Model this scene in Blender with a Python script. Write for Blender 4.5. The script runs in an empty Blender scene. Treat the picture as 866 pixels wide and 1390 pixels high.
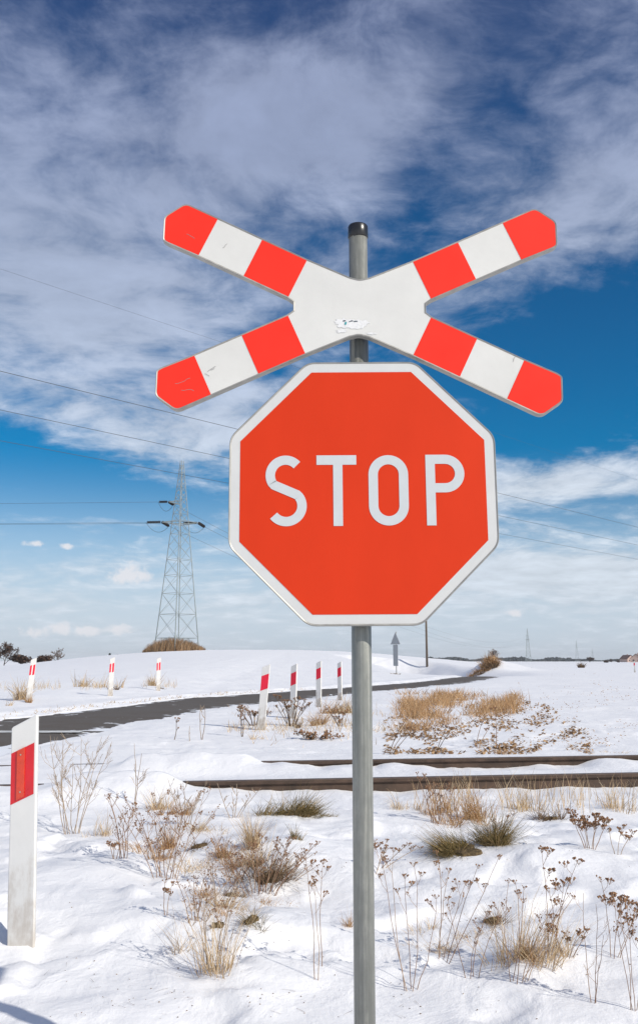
import bpy, math, random, bisect
import numpy as np
from mathutils import Vector, Matrix
R = math.radians
random.seed(7)
SC = bpy.context.scene
COL = SC.collection

# ------------------------------------------------------------------ camera
CZ = 1.2                                   # eye height over the road-side snow
PITCH = math.atan(247 / 1264)
F0 = 1264.0
cam = bpy.data.cameras.new('camera')
camo = bpy.data.objects.new('camera', cam)
COL.objects.link(camo)
camo.location = (0, 0, CZ)
camo.rotation_euler = (math.pi / 2 + PITCH, 0, 0)
cam.sensor_fit = 'VERTICAL'
cam.sensor_height = 36
cam.sensor_width = 24
cam.lens = F0 / 1390 * 36
cam.shift_y = -45 / 1390
cam.clip_start = 0.05
cam.clip_end = 20000
SC.camera = camo

# ------------------------------------------------------------------ sun, exposure
SUN_EL, SUN_AZ = R(35), R(126)             # azimuth clockwise from +Y: behind the camera, to the right
sd = Vector((math.sin(SUN_AZ) * math.cos(SUN_EL), math.cos(SUN_AZ) * math.cos(SUN_EL), math.sin(SUN_EL)))
sun = bpy.data.lights.new('sun', 'SUN')
sun.energy = 3.6
sun.angle = R(0.55)
sun.color = (1.0, 0.945, 0.85)
suno = bpy.data.objects.new('sun', sun)
COL.objects.link(suno)
suno.rotation_euler = sd.to_track_quat('Z', 'Y').to_euler()
SC.view_settings.view_transform = 'Standard'
SC.view_settings.look = 'None'
SC.view_settings.gamma = 1
SC.view_settings.exposure = 0.13
SC.view_settings.use_curve_mapping = False
SC.cycles.volume_max_steps = 64
SC.cycles.transparent_max_bounces = 8


def ray(px, py):
    """direction seen at a point of the photograph (used to aim bearings on the terrain)"""
    u = (px - 433) / F0
    v = (650 - py) / F0
    c, s = math.cos(PITCH), math.sin(PITCH)
    return Vector((u, c - v * s, s + v * c))


# ------------------------------------------------------------------ world: sky with high thin cloud
world = bpy.data.worlds.new('World')
SC.world = world
world.use_nodes = True
WT = world.node_tree
WT.nodes.clear()


class NT:
    """small helper to write node trees"""
    def __init__(s, tree):
        s.t = tree

    def n(s, typ, **kw):
        o = s.t.nodes.new(typ)
        for k, v in kw.items():
            setattr(o, k, v)
        return o

    def link(s, a, b):
        s.t.links.new(a, b)

    def put(s, sock, v):
        if hasattr(v, 'is_output') or isinstance(v, bpy.types.NodeSocket):
            s.t.links.new(v, sock)
        else:
            sock.default_value = v

    def math(s, op, a, b=0.0, c=0.0, clamp=False):
        o = s.n('ShaderNodeMath', operation=op, use_clamp=clamp)
        s.put(o.inputs[0], a)
        s.put(o.inputs[1], b)
        s.put(o.inputs[2], c)
        return o.outputs[0]

    def vmath(s, op, a, b=(0, 0, 0)):
        o = s.n('ShaderNodeVectorMath', operation=op)
        s.put(o.inputs[0], a)
        s.put(o.inputs[1], b)
        return o.outputs[1] if op in ('LENGTH', 'DOT_PRODUCT') else o.outputs[0]

    def rng(s, v, a, b, c, d, mode='SMOOTHSTEP'):
        o = s.n('ShaderNodeMapRange', interpolation_type=mode)
        s.put(o.inputs[0], v)
        for i, q in enumerate((a, b, c, d)):
            s.put(o.inputs[i + 1], q)
        return o.outputs[0]

    def noise(s, vec, scale, detail=4, rough=0.5, dist=0.0, lac=2.0):
        o = s.n('ShaderNodeTexNoise')
        if vec is not None:
            s.put(o.inputs['Vector'], vec)
        o.inputs['Scale'].default_value = scale
        o.inputs['Detail'].default_value = detail
        o.inputs['Roughness'].default_value = rough
        o.inputs['Distortion'].default_value = dist
        o.inputs['Lacunarity'].default_value = lac
        return o.outputs['Fac']

    def mix(s, f, a, b, blend='MIX'):
        o = s.n('ShaderNodeMix', data_type='RGBA', blend_type=blend)
        s.put(o.inputs[0], f)
        for i, q in ((6, a), (7, b)):
            if isinstance(q, tuple) and len(q) == 3:
                q = q + (1,)
            s.put(o.inputs[i], q)
        return o.outputs[2]

    def ramp(s, f, stops):
        o = s.n('ShaderNodeValToRGB')
        e = o.color_ramp.elements
        while len(e) < len(stops):
            e.new(0.5)
        for i, (p, c) in enumerate(stops):
            e[i].position = p
            e[i].color = tuple(c) + (1,) if len(c) == 3 else c
        s.put(o.inputs[0], f)
        return o.outputs[0]


def build_world():
    w = NT(WT)
    tc = w.n('ShaderNodeTexCoord').outputs['Generated']
    d = w.vmath('NORMALIZE', tc)
    sep = w.n('ShaderNodeSeparateXYZ')
    w.put(sep.inputs[0], d)
    dx, dy, dz = sep.outputs
    sky = w.n('ShaderNodeTexSky', sky_type='NISHITA')
    sky.sun_disc = False
    sky.sun_elevation = SUN_EL
    sky.sun_rotation = SUN_AZ
    sky.altitude = 100
    sky.air_density = 1.0
    sky.dust_density = 0.6
    sky.ozone_density = 1.6
    hs = w.n('ShaderNodeHueSaturation')
    hs.inputs['Saturation'].default_value = 1.1
    hs.inputs['Value'].default_value = 1.0
    w.put(hs.inputs['Color'], sky.outputs[0])
    # polarised look: red and a little green taken out of the clear air higher up
    el = w.math('MAXIMUM', dz, 0.0)
    pol = w.ramp(el, [(0.0, (0.86, 0.84, 1.02)), (0.10, (0.66, 0.80, 1.0)), (0.22, (0.035, 0.66, 0.98)),
                      (0.45, (0.12, 0.53, 0.82)), (0.75, (0.72, 0.62, 0.84)), (1.0, (0.7, 0.78, 0.9))])
    clear = w.mix(1.0, hs.outputs[0], pol, 'MULTIPLY')
    # cloud layer mapped on a high plane
    inv = w.math('DIVIDE', 1.0, w.math('ADD', el, 0.16))
    comb = w.n('ShaderNodeCombineXYZ')
    w.put(comb.inputs[0], w.math('MULTIPLY', dx, inv))
    w.put(comb.inputs[1], w.math('MULTIPLY', dy, inv))
    p = comb.outputs[0]
    warp = w.n('ShaderNodeTexNoise')
    w.put(warp.inputs['Vector'], p)
    warp.inputs['Scale'].default_value = 1.4
    warp.inputs['Detail'].default_value = 4
    wv = w.vmath('MULTIPLY', w.vmath('SUBTRACT', warp.outputs['Color'], (0.5, 0.5, 0.5)), (0.42, 0.30, 0.0))
    p2 = w.vmath('ADD', p, wv)
    n1 = w.noise(p2, 1.5, 9, 0.56)
    n2 = w.noise(p2, 5.5, 8, 0.62)
    n3 = w.noise(p2, 14.0, 6, 0.65)
    nn = w.math('ADD', w.math('ADD', w.math('MULTIPLY', n1, 0.60), w.math('MULTIPLY', n2, 0.64)), w.math('MULTIPLY', n3, 0.22))
    nn = w.math('SUBTRACT', nn, 0.225)
    cov = None
    blobs = [  # bearing of a bank or a gap, its half width and height, how much cloud it adds
        (120, 200, 230, 170, .12), (330, 225, 190, 130, .12), (70, 360, 200, 130, .16), (430, 150, 170, 100, .12),
        (200, 470, 240, 140, .12), (810, 250, 190, 110, .20), (690, 90, 150, 80, .03), (250, 40, 120, 60, .04),
        (590, 310, 110, 110, -.09), (520, 190, 120, 90, .07), (690, 500, 260, 95, -.22), (850, 440, 150, 90, -.22),
        (30, 630, 170, 70, -.26), (660, 560, 110, 30, .10), (650, 250, 70, 70, .06), (230, 690, 170, 50, -.16), (170, 0, 150, 80, -.10), (800, 575, 190, 55, -.20),
        (480, 20, 260, 60, -.08), (660, 170, 120, 90, -.07), (60, 740, 260, 30, -.12), (830, 690, 120, 22, -.14),
        (720, 655, 170, 34, .17), (820, 640, 140, 60, .04), (740, 785, 260, 42, .32), (610, 130, 200, 60, .05), (640, 400, 110, 40, .08), (170, 590, 160, 40, .10),
        (260, 560, 180, 60, .08), (820, 490, 130, 30, .06), (420, 870, 900, 60, .0),
    ]
    for (bx, by, rx, ry, a) in blobs:
        b = ray(bx, by).normalized()
        v = w.vmath('MULTIPLY', w.vmath('SUBTRACT', d, tuple(b)), (F0 / rx, min(F0 / rx, F0 / ry) * .3, F0 / ry))
        g = w.rng(w.vmath('LENGTH', v), 0.0, 1.35, a, 0.0)
        cov = g if cov is None else w.math('ADD', cov, g)
    val = w.math('ADD', nn, cov)
    # unseen cloud added behind the viewer to whiten the blue ambient light
    val = w.math('ADD', val, w.rng(dy, -0.35, 0.15, 0.22, 0.0))
    dens = w.rng(val, 0.36, 0.73, 0.0, 1.0)
    low = w.rng(el, 0.02, 0.21, 0.92, 0.0)                        # milky veil near the horizon
    veil = w.ramp(el, [(0.0, (6.1, 7.0, 8.0)), (0.05, (6.3, 7.5, 8.7)), (0.12, (5.0, 7.2, 9.2)), (0.25, (3.0, 6.0, 9.0))])
    clear = w.mix(low, clear, veil)
    # small cumulus low on the left, with firm tops
    cn = w.noise(d, 90.0, 7, 0.62)
    cum = None
    for (bx, by, rx, ry) in [(179, 778, 30, 17), (168, 783, 24, 12), (195, 782, 18, 10), (50, 858, 30, 9), (84, 853, 20, 12), (120, 857, 24, 8), (163, 855, 26, 9),
                             (700, 832, 16, 7), (92, 741, 12, 5), (45, 738, 16, 5)]:
        b = ray(bx, by).normalized()
        v = w.vmath('MULTIPLY', w.vmath('SUBTRACT', d, tuple(b)), (F0 / rx, F0 / rx * .3, F0 / ry))
        g = w.rng(w.vmath('LENGTH', v), 0.0, 1.5, 1.0, 0.0)
        cum = g if cum is None else w.math('MAXIMUM', cum, g)
    cd = w.math('MULTIPLY', w.rng(cum, 0.05, 0.35, 0.0, 1.0), w.rng(w.math('ADD', cum, w.math('MULTIPLY', cn, 2.0)), 1.30, 2.0, 0.0, 0.9))
    ccol = w.ramp(el, [(0.0, (6.6, 7.3, 8.2)), (0.07, (7.3, 8.0, 8.9)), (0.16, (8.0, 8.6, 9.4)), (0.3, (5.6, 6.4, 8.0)), (0.5, (3.7, 4.35, 6.2)), (0.8, (2.9, 3.4, 5.2))])
    shade = w.rng(n2, 0.3, 0.7, 0.84, 1.15, 'LINEAR')
    cs = w.n('ShaderNodeVectorMath', operation='SCALE')
    w.put(cs.inputs[0], ccol)
    w.put(cs.inputs['Scale'], shade)
    col = w.mix(w.math('MULTIPLY', dens, 0.86), clear, cs.outputs[0])
    col = w.mix(cd, col, (8.6, 8.7, 9.2))
    bg = w.n('ShaderNodeBackground')
    w.put(bg.inputs[0], col)
    bg.inputs[1].default_value = 0.085
    out = w.n('ShaderNodeOutputWorld')
    w.link(bg.outputs[0], out.inputs[0])


build_world()


# ------------------------------------------------------------------ helpers
def tag(o, label=None, cat=None, group=None, kind=None):
    if label: o['label'] = label
    if cat: o['category'] = cat
    if group: o['group'] = group
    if kind: o['kind'] = kind
    return o


def empty(name, loc, rz=0):
    o = bpy.data.objects.new(name, None)
    o.empty_display_size = 0.1
    COL.objects.link(o)
    o.location = loc
    o.rotation_euler = (0, 0, rz)
    return o


class MB:
    """collects shapes and links them as ONE mesh object"""
    def __init__(s):
        s.v, s.f, s.m = [], [], []

    def add(s, vs, fs, mi=0):
        k = len(s.v)
        s.v.extend(vs)
        s.f.extend([tuple(i + k for i in f) for f in fs])
        s.m.extend([mi] * len(fs))

    def box(s, c, d, mi=0, rot=None):
        vs = []
        for sx in (-.5, .5):
            for sy in (-.5, .5):
                for sz in (-.5, .5):
                    p = Vector((sx * d[0], sy * d[1], sz * d[2]))
                    if rot is not None: p = rot @ p
                    vs.append(tuple(p + Vector(c)))
        s.add(vs, [(0, 1, 3, 2), (4, 6, 7, 5), (0, 4, 5, 1), (2, 3, 7, 6), (0, 2, 6, 4), (1, 5, 7, 3)], mi)

    def tube(s, pts, rad, n=6, mi=0, caps=True):
        pts = [Vector(p) for p in pts]
        if not hasattr(rad, '__len__'): rad = [rad] * len(pts)
        vs, fs = [], []
        ref = Vector((0.13, 0.21, 1)) if abs((pts[-1] - pts[0]).normalized().z) < .9 else Vector((1, 0.1, 0.05))
        for i, p in enumerate(pts):
            t = (pts[min(i + 1, len(pts) - 1)] - pts[max(i - 1, 0)])
            if t.length < 1e-9: t = Vector((0, 0, 1))
            t.normalize()
            a = t.cross(ref).normalized()
            b = t.cross(a)
            for k in range(n):
                w = 2 * math.pi * k / n
                vs.append(tuple(p + (a * math.cos(w) + b * math.sin(w)) * rad[i]))
        for i in range(len(pts) - 1):
            for k in range(n):
                k2 = (k + 1) % n
                fs.append((i * n + k, i * n + k2, (i + 1) * n + k2, (i + 1) * n + k))
        if caps:
            fs.append(tuple(range(n))[::-1])
            fs.append(tuple((len(pts) - 1) * n + k for k in range(n)))
        s.add(vs, fs, mi)

    def bar(s, a, b, r, mi=0):
        s.tube([a, b], r, 4, mi, False)

    def prism(s, outline, y0, y1, mi=0, mback=None, mside=None):
        """outline in x,z; front face at y0 (towards the viewer side), back at y1"""
        n = len(outline)
        vs = [(x, y0, z) for x, z in outline] + [(x, y1, z) for x, z in outline]
        s.add(vs, [tuple(range(n))], mi)
        s.add(vs, [tuple(range(n, 2 * n))[::-1]], mi if mback is None else mback)
        s.add(vs, [(i, i + n, (i + 1) % n + n, (i + 1) % n) for i in range(n)], mi if mside is None else mside)

    def blade(s, base, az, lean, ln, w, curve=0.6, mi=0, face=None):
        """one grass blade: a thin strip that bends over"""
        fa = face if face is not None else random.uniform(0, math.pi)
        wx, wy = math.cos(fa) * w / 2, math.sin(fa) * w / 2
        x, y, z = base
        vs = []
        segs = 3
        a = lean
        for i in range(segs + 1):
            t = i / segs
            k = 1 - t * .85
            vs.append((x - wx * k, y - wy * k, z))
            vs.append((x + wx * k, y + wy * k, z))
            a2 = a + curve * t
            st = ln / segs
            x += math.sin(a2) * math.cos(az) * st
            y += math.sin(a2) * math.sin(az) * st
            z += math.cos(a2) * st
        s.add(vs, [(2 * i, 2 * i + 1, 2 * i + 3, 2 * i + 2) for i in range(segs)], mi)

    def lump(s, c, r, mi=0, sq=1.0):
        """small irregular octahedron-like grain"""
        vs = []
        for dx, dy, dz in ((1, 0, 0), (-.5, .87, 0), (-.5, -.87, 0), (0, 0, 1), (0, 0, -1)):
            k = r * random.uniform(.7, 1.3)
            vs.append((c[0] + dx * k, c[1] + dy * k, c[2] + dz * k * sq))
        s.add(vs, [(0, 1, 3), (1, 2, 3), (2, 0, 3), (1, 0, 4), (2, 1, 4), (0, 2, 4)], mi)

    def build(s, name, mats, parent=None, smooth=False):
        me = bpy.data.meshes.new(name)
        me.from_pydata(s.v, [], s.f)
        if not isinstance(mats, (list, tuple)): mats = [mats]
        for m in mats: me.materials.append(m)
        if len(mats) > 1: me.polygons.foreach_set('material_index', s.m)
        if smooth: me.polygons.foreach_set('use_smooth', [True] * len(s.f))
        me.update()
        o = bpy.data.objects.new(name, me)
        COL.objects.link(o)
        if parent is not None: o.parent = parent
        return o


def bevel(o, w, seg=2, ang=40):
    m = o.modifiers.new('bevel', 'BEVEL')
    m.width = w
    m.segments = seg
    m.limit_method = 'ANGLE'
    m.angle_limit = R(ang)
    return o


def copy_thing(o, parent=None):
    c = o.copy()
    COL.objects.link(c)
    c.parent = parent
    for ch in o.children: copy_thing(ch, c)
    return c


# ------------------------------------------------------------------ materials
def mat(name, color, rough=0.7, metal=0.0, var=0.12, vscale=8.0, bump=0.0, bscale=40.0, spec=0.5, coat=0.0, tint=None, stretch=None, detail=5):
    m = bpy.data.materials.new(name)
    m.use_nodes = True
    t = NT(m.node_tree)
    p = m.node_tree.nodes['Principled BSDF']
    co = t.n('ShaderNodeTexCoord').outputs['Object']
    if stretch: co = t.vmath('MULTIPLY', co, stretch)
    n = t.noise(co, vscale, detail, 0.6)
    lo = tuple(max(0, c * (1 - var)) for c in color)
    hi = tuple(min(1, c * (1 + var)) for c in (tint or color))
    t.put(p.inputs['Base Color'], t.ramp(n, [(0.3, lo), (0.7, hi)]))
    t.put(p.inputs['Roughness'], t.rng(n, 0.3, 0.7, max(0.02, rough - .07), min(1, rough + .07), 'LINEAR'))
    p.inputs['Metallic'].default_value = metal
    p.inputs['Specular IOR Level'].default_value = spec
    p.inputs['Coat Weight'].default_value = coat
    p.inputs['Coat Roughness'].default_value = 0.12
    if bump > 0:
        b = t.n('ShaderNodeBump')
        b.inputs['Strength'].default_value = 1.0
        b.inputs['Distance'].default_value = bump
        t.put(b.inputs['Height'], t.noise(co, bscale, 4, 0.6))
        t.link(b.outputs[0], p.inputs['Normal'])
    return m


def plant_mat(name, stops, scale=2.5, rough=0.8, trans=0.0):
    """straw and stem colours that change from stalk to stalk"""
    m = bpy.data.materials.new(name)
    m.use_nodes = True
    t = NT(m.node_tree)
    p = m.node_tree.nodes['Principled BSDF']
    g = t.n('ShaderNodeNewGeometry')
    f = t.math('ADD', t.math('MULTIPLY', g.outputs['Random Per Island'], 0.8), t.math('MULTIPLY', t.noise(g.outputs['Position'], scale, 2), 0.25))
    t.put(p.inputs['Base Color'], t.ramp(f, stops))
    p.inputs['Roughness'].default_value = rough
    p.inputs['Specular IOR Level'].default_value = 0.25
    return m


def snow_mat():
    m = bpy.data.materials.new('snow')
    m.use_nodes = True
    t = NT(m.node_tree)
    p = m.node_tree.nodes['Principled BSDF']
    pos = t.n('ShaderNodeNewGeometry').outputs['Position']
    big = t.noise(pos, 0.9, 5, 0.55)
    base = t.ramp(big, [(0.3, (0.83, 0.83, 0.84)), (0.7, (0.89, 0.885, 0.88))])
    t.put(p.inputs['Base Color'], base)
    p.inputs['Roughness'].default_value = 0.62
    p.inputs['Specular IOR Level'].default_value = 0.25
    p.inputs['Subsurface Weight'].default_value = 0.0
    h = t.math('ADD', t.math('MULTIPLY', t.noise(t.vmath('MULTIPLY', pos, (1, .75, 1)), 5.0, 5, 0.55, 0.6), 0.030),
               t.math('MULTIPLY', t.noise(pos, 28.0, 4, 0.6), 0.006))
    h = t.math('ADD', h, t.math('MULTIPLY', t.noise(pos, 150.0, 3, 0.7), 0.0018))
    b = t.n('ShaderNodeBump')
    b.inputs['Strength'].default_value = 0.62
    b.inputs['Distance'].default_value = 1.0
    t.put(b.inputs['Height'], h)
    t.link(b.outputs[0], p.inputs['Normal'])
    return m


def road_mat():
    m = bpy.data.materials.new('asphalt')
    m.use_nodes = True
    t = NT(m.node_tree)
    p = m.node_tree.nodes['Principled BSDF']
    pos = t.n('ShaderNodeNewGeometry').outputs['Position']
    at = t.n('ShaderNodeAttribute', attribute_name='edge')       # 0 at the kerb edge .. 1 in mid lane
    e = at.outputs['Fac']
    n = t.noise(pos, 1.3, 6, 0.65)
    fine = t.noise(pos, 45.0, 3, 0.7)
    asp = t.mix(fine, (0.075, 0.068, 0.062), (0.175, 0.158, 0.144))
    asp = t.mix(t.rng(n, 0.42, 0.65, 0, 0.45), asp, (0.105, 0.085, 0.068))       # grit and dried mud
    sn = t.noise(t.vmath('MULTIPLY', pos, (1.0, 0.9, 1.0)), 1.7, 6, 0.6, 0.8)
    cover = t.math('SUBTRACT', sn, t.math('MULTIPLY', t.math('MINIMUM', e, 0.9), 0.24))
    # the part by the crossing keeps a thin worn layer of snow
    sy = t.n('ShaderNodeSeparateXYZ')
    t.put(sy.inputs[0], pos)
    near = t.rng(sy.outputs[1], 9.5, 12.6, 0.24, 0.0)
    k = t.rng(t.math('ADD', cover, near), 0.46, 0.52, 0, 1)
    t.put(p.inputs['Base Color'], t.mix(k, asp, (0.80, 0.82, 0.85)))
    t.put(p.inputs['Roughness'], t.mix(k, (0.92, 0.92, 0.92), (0.8, 0.8, 0.8)))
    p.inputs['Specular IOR Level'].default_value = 0.12
    b = t.n('ShaderNodeBump')
    b.inputs['Distance'].default_value = 0.004
    t.put(b.inputs['Height'], t.math('ADD', fine, t.math('MULTIPLY', k, 3.0)))
    t.link(b.outputs[0], p.inputs['Normal'])
    return m


M = {}
M['snow'] = snow_mat()
M['road'] = road_mat()
M['sign_white'] = mat('sign_white_foil', (0.61, 0.61, 0.59), 0.5, var=0.03, vscale=14, spec=0.3, bump=0.0002, bscale=60)
M['cross_white'] = mat('cross_white_foil', (0.66, 0.65, 0.61), 0.55, var=0.06, vscale=5, detail=9, bump=0.0003, bscale=50)
M['cross_red'] = mat('cross_red_foil', (0.86, 0.034, 0.018), 0.5, var=0.035, vscale=9, spec=0.2)
M['stop_red'] = mat('stop_red_foil', (0.64, 0.037, 0.006), 0.5, var=0.045, vscale=5, spec=0.2, stretch=(1, 1, .4))
M['letter'] = mat('letter_foil', (0.56, 0.585, 0.59), 0.5, var=0.03, vscale=20, spec=0.2)
M['rim'] = mat('grey_metal_rim', (0.36, 0.35, 0.32), 0.5, metal=0.35, var=0.2, vscale=25)
M['alu'] = mat('grey_aluminium_back', (0.36, 0.37, 0.38), 0.45, metal=0.6, var=0.12, vscale=12)
M['cap'] = mat('black_plastic_cap', (0.012, 0.012, 0.013), 0.28, var=0.2, spec=0.6)
M['plastic'] = mat('white_plastic_post', (0.73, 0.725, 0.70), 0.45, var=0.04, vscale=6, bump=0.0006, bscale=25)


def post_plastic(name, base, dirt):
    m = mat(name, base, 0.48, var=0.04, vscale=6, bump=0.0006, bscale=25)
    t = NT(m.node_tree)
    p = m.node_tree.nodes['Principled BSDF']
    src = p.inputs['Base Color'].links[0].from_socket
    co = t.n('ShaderNodeTexCoord').outputs['Object']
    sp = t.n('ShaderNodeSeparateXYZ')
    t.put(sp.inputs[0], co)
    n = t.noise(t.vmath('MULTIPLY', co, (1, 1, .45)), 16, 5, .65)
    g = t.math('ADD', t.rng(sp.outputs[2], 0.0, 0.55, .30, -.12, 'LINEAR'), n)
    f = t.math('MULTIPLY', t.rng(g, .52, .85, 0, 1), dirt)
    t.put(p.inputs['Base Color'], t.mix(f, src, (0.30, 0.22, 0.14)))
    return m


M['plastic'] = post_plastic('white_plastic_post', (0.72, 0.71, 0.68), .45)
M['plastic_far'] = post_plastic('white_plastic_dull', (0.76, 0.74, 0.70), .75)
M['refl_red'] = mat('red_reflective_foil', (0.62, 0.004, 0.012), 0.32, var=0.12, vscale=12, coat=0.4)
M['refl_pink'] = mat('red_reflective_foil_far', (0.80, 0.012, 0.045), 0.4, var=0.08, vscale=12)
M['refl_orange'] = mat('orange_reflector', (0.66, 0.045, 0.010), 0.3, var=0.1, vscale=40, coat=0.6, bump=0.0008, bscale=260)
M['screw'] = mat('screw_metal', (0.55, 0.5, 0.42), 0.35, metal=0.8, var=0.1)
M['rail'] = mat('rusty_rail_steel', (0.045, 0.028, 0.019), 0.85, metal=0.0, var=0.35, vscale=7, bump=0.002, bscale=60, tint=(0.075, 0.048, 0.034))
M['rail_top'] = mat('worn_rail_head', (0.12, 0.085, 0.066), 0.5, metal=0.4, var=0.2, vscale=12)
M['paint'] = mat('white_road_paint', (0.62, 0.62, 0.60), 0.7, var=0.2, vscale=5)
M['steel'] = mat('galvanised_lattice', (0.33, 0.37, 0.36), 0.55, metal=0.3, var=0.15, vscale=1)
M['wire'] = mat('power_wire', (0.075, 0.08, 0.085), 0.6, metal=0.3, var=0.1)
M['insul'] = mat('dark_insulator', (0.030, 0.026, 0.026), 0.35, var=0.2)
M['wood'] = mat('weathered_wood', (0.13, 0.10, 0.075), 0.85, var=0.3, vscale=6, stretch=(1, 1, .1), bump=0.004)
M['bark'] = mat('bare_bark', (0.085, 0.065, 0.055), 0.9, var=0.3, vscale=3)
M['twig'] = plant_mat('bare_twigs', [(0.1, (0.10, 0.075, 0.06)), (0.9, (0.22, 0.17, 0.14))])
M['dead_leaf'] = plant_mat('dead_brown_leaves', [(0.1, (0.045, 0.028, 0.022)), (0.9, (0.11, 0.065, 0.045))])
M['conifer'] = plant_mat('conifer_needles', [(0.1, (0.015, 0.03, 0.018)), (0.9, (0.04, 0.06, 0.035))])
M['straw'] = plant_mat('dry_straw', [(0.05, (0.24, 0.15, 0.075)), (0.35, (0.45, 0.31, 0.17)), (0.7, (0.62, 0.47, 0.29)), (1.0, (0.74, 0.62, 0.44))])
M['tan'] = plant_mat('tan_dead_grass', [(0.05, (0.17, 0.085, 0.035)), (0.4, (0.36, 0.20, 0.09)), (0.75, (0.52, 0.33, 0.17)), (1.0, (0.62, 0.45, 0.27))])
M['straw_bank'] = plant_mat('bleached_bank_grass', [(0.05, (0.18, 0.095, 0.042)), (0.4, (0.36, 0.205, 0.095)), (0.8, (0.52, 0.335, 0.18)), (1.0, (0.66, 0.50, 0.32))])
M['green'] = plant_mat('dull_green_grass', [(0.05, (0.045, 0.042, 0.014)), (0.3, (0.11, 0.095, 0.032)), (0.55, (0.21, 0.15, 0.06)), (1.0, (0.50, 0.35, 0.17))])
M['brown'] = plant_mat('brown_dead_weed', [(0.05, (0.055, 0.034, 0.020)), (0.5, (0.15, 0.095, 0.055)), (1.0, (0.33, 0.225, 0.13))])
M['stem'] = plant_mat('weed_stem', [(0.05, (0.15, 0.075, 0.045)), (0.5, (0.29, 0.17, 0.105)), (1.0, (0.48, 0.34, 0.22))])
M['stem_pale'] = plant_mat('pale_weed_stem', [(0.05, (0.24, 0.17, 0.12)), (1.0, (0.52, 0.41, 0.30))])
M['seed'] = plant_mat('seed_heads', [(0.05, (0.075, 0.038, 0.022)), (0.6, (0.19, 0.10, 0.055)), (1.0, (0.34, 0.20, 0.11))])
M['soil'] = plant_mat('soil_crumbs', [(0.05, (0.03, 0.02, 0.013)), (1.0, (0.10, 0.065, 0.04))])
M['thatch'] = mat('matted_dead_thatch', (0.060, 0.040, 0.018), .95, var=.5, vscale=60, bump=.01, bscale=120, tint=(0.16, 0.11, 0.05))
M['field'] = plant_mat('field_litter', [(0.05, (0.13, 0.072, 0.036)), (0.5, (0.30, 0.175, 0.085)), (1.0, (0.52, 0.35, 0.19))])
M['wall'] = mat('pinkish_house_wall', (0.46, 0.33, 0.28), 0.85, var=0.08, vscale=.5)
M['roof'] = mat('dark_house_roof', (0.10, 0.055, 0.05), 0.8, var=0.15, vscale=.5)
M['glass'] = mat('dark_window', (0.03, 0.035, 0.04), 0.15, var=0.05)
M['farwood'] = plant_mat('far_wood', [(0.1, (0.020, 0.026, 0.030)), (1.0, (0.05, 0.055, 0.055))], scale=.01)


def galv_mat():
    """zinc coated pipe: long vertical streaks and spangle"""
    m = bpy.data.materials.new('galvanised_pipe')
    m.use_nodes = True
    t = NT(m.node_tree)
    p = m.node_tree.nodes['Principled BSDF']
    co = t.n('ShaderNodeTexCoord').outputs['Object']
    st = t.noise(t.vmath('MULTIPLY', co, (1, 1, .025)), 110, 5, 0.65)
    sp = t.noise(t.vmath('MULTIPLY', co, (1, 1, .35)), 60, 3, 0.7)
    f = t.math('ADD', t.math('MULTIPLY', st, .7), t.math('MULTIPLY', sp, .3))
    t.put(p.inputs['Base Color'], t.ramp(f, [(0.32, (0.175, 0.18, 0.163)), (0.52, (0.26, 0.265, 0.24)), (0.68, (0.40, 0.395, 0.35))]))
    p.inputs['Metallic'].default_value = 0.35
    t.put(p.inputs['Roughness'], t.rng(f, 0.3, 0.7, 0.36, 0.58, 'LINEAR'))
    b = t.n('ShaderNodeBump')
    b.inputs['Distance'].default_value = 0.0006
    t.put(b.inputs['Height'], st)
    t.link(b.outputs[0], p.inputs['Normal'])
    return m


M['galv'] = galv_mat()


# ------------------------------------------------------------------ terrain
def vnoise(x, y, seed):
    xi, yi = np.floor(x).astype(np.int64), np.floor(y).astype(np.int64)
    fx, fy = x - xi, y - yi
    fx, fy = fx * fx * fx * (fx * (fx * 6 - 15) + 10), fy * fy * fy * (fy * (fy * 6 - 15) + 10)

    def h(a, b):
        n = (a * 374761393 + b * 668265263 + seed * 974634777) & 0xffffffff
        n = ((n ^ (n >> 13)) * 1274126177) & 0xffffffff
        return ((n ^ (n >> 16)) & 0xffff) / 65535.0
    return (h(xi, yi) * (1 - fx) + h(xi + 1, yi) * fx) * (1 - fy) + (h(xi, yi + 1) * (1 - fx) + h(xi + 1, yi + 1) * fx) * fy


def fbm(x, y, scale, octs, seed, gain=.5):
    """about -1..1"""
    c, s = .8, .6
    out, a, tot = 0, 1.0, 0
    X, Y = x / scale, y / scale
    for i in range(octs):
        out = out + a * (vnoise(X, Y, seed + i) * 2 - 1)
        tot += a
        a *= gain
        X, Y = (X * c - Y * s) * 2.03 + 3.1, (X * s + Y * c) * 2.03 + 1.7
    return out / tot


def smooth_table(xs, ys, lo, hi, n, k):
    g = np.linspace(lo, hi, n)
    v = np.interp(g, xs, ys)
    w = np.hanning(k)
    w /= w.sum()
    vp = np.pad(v, k // 2, mode='edge')
    return g, np.convolve(vp, w, 'valid')[:n]


def sst(t):
    t = np.clip(t, 0, 1)
    return t * t * (3 - 2 * t)


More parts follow.
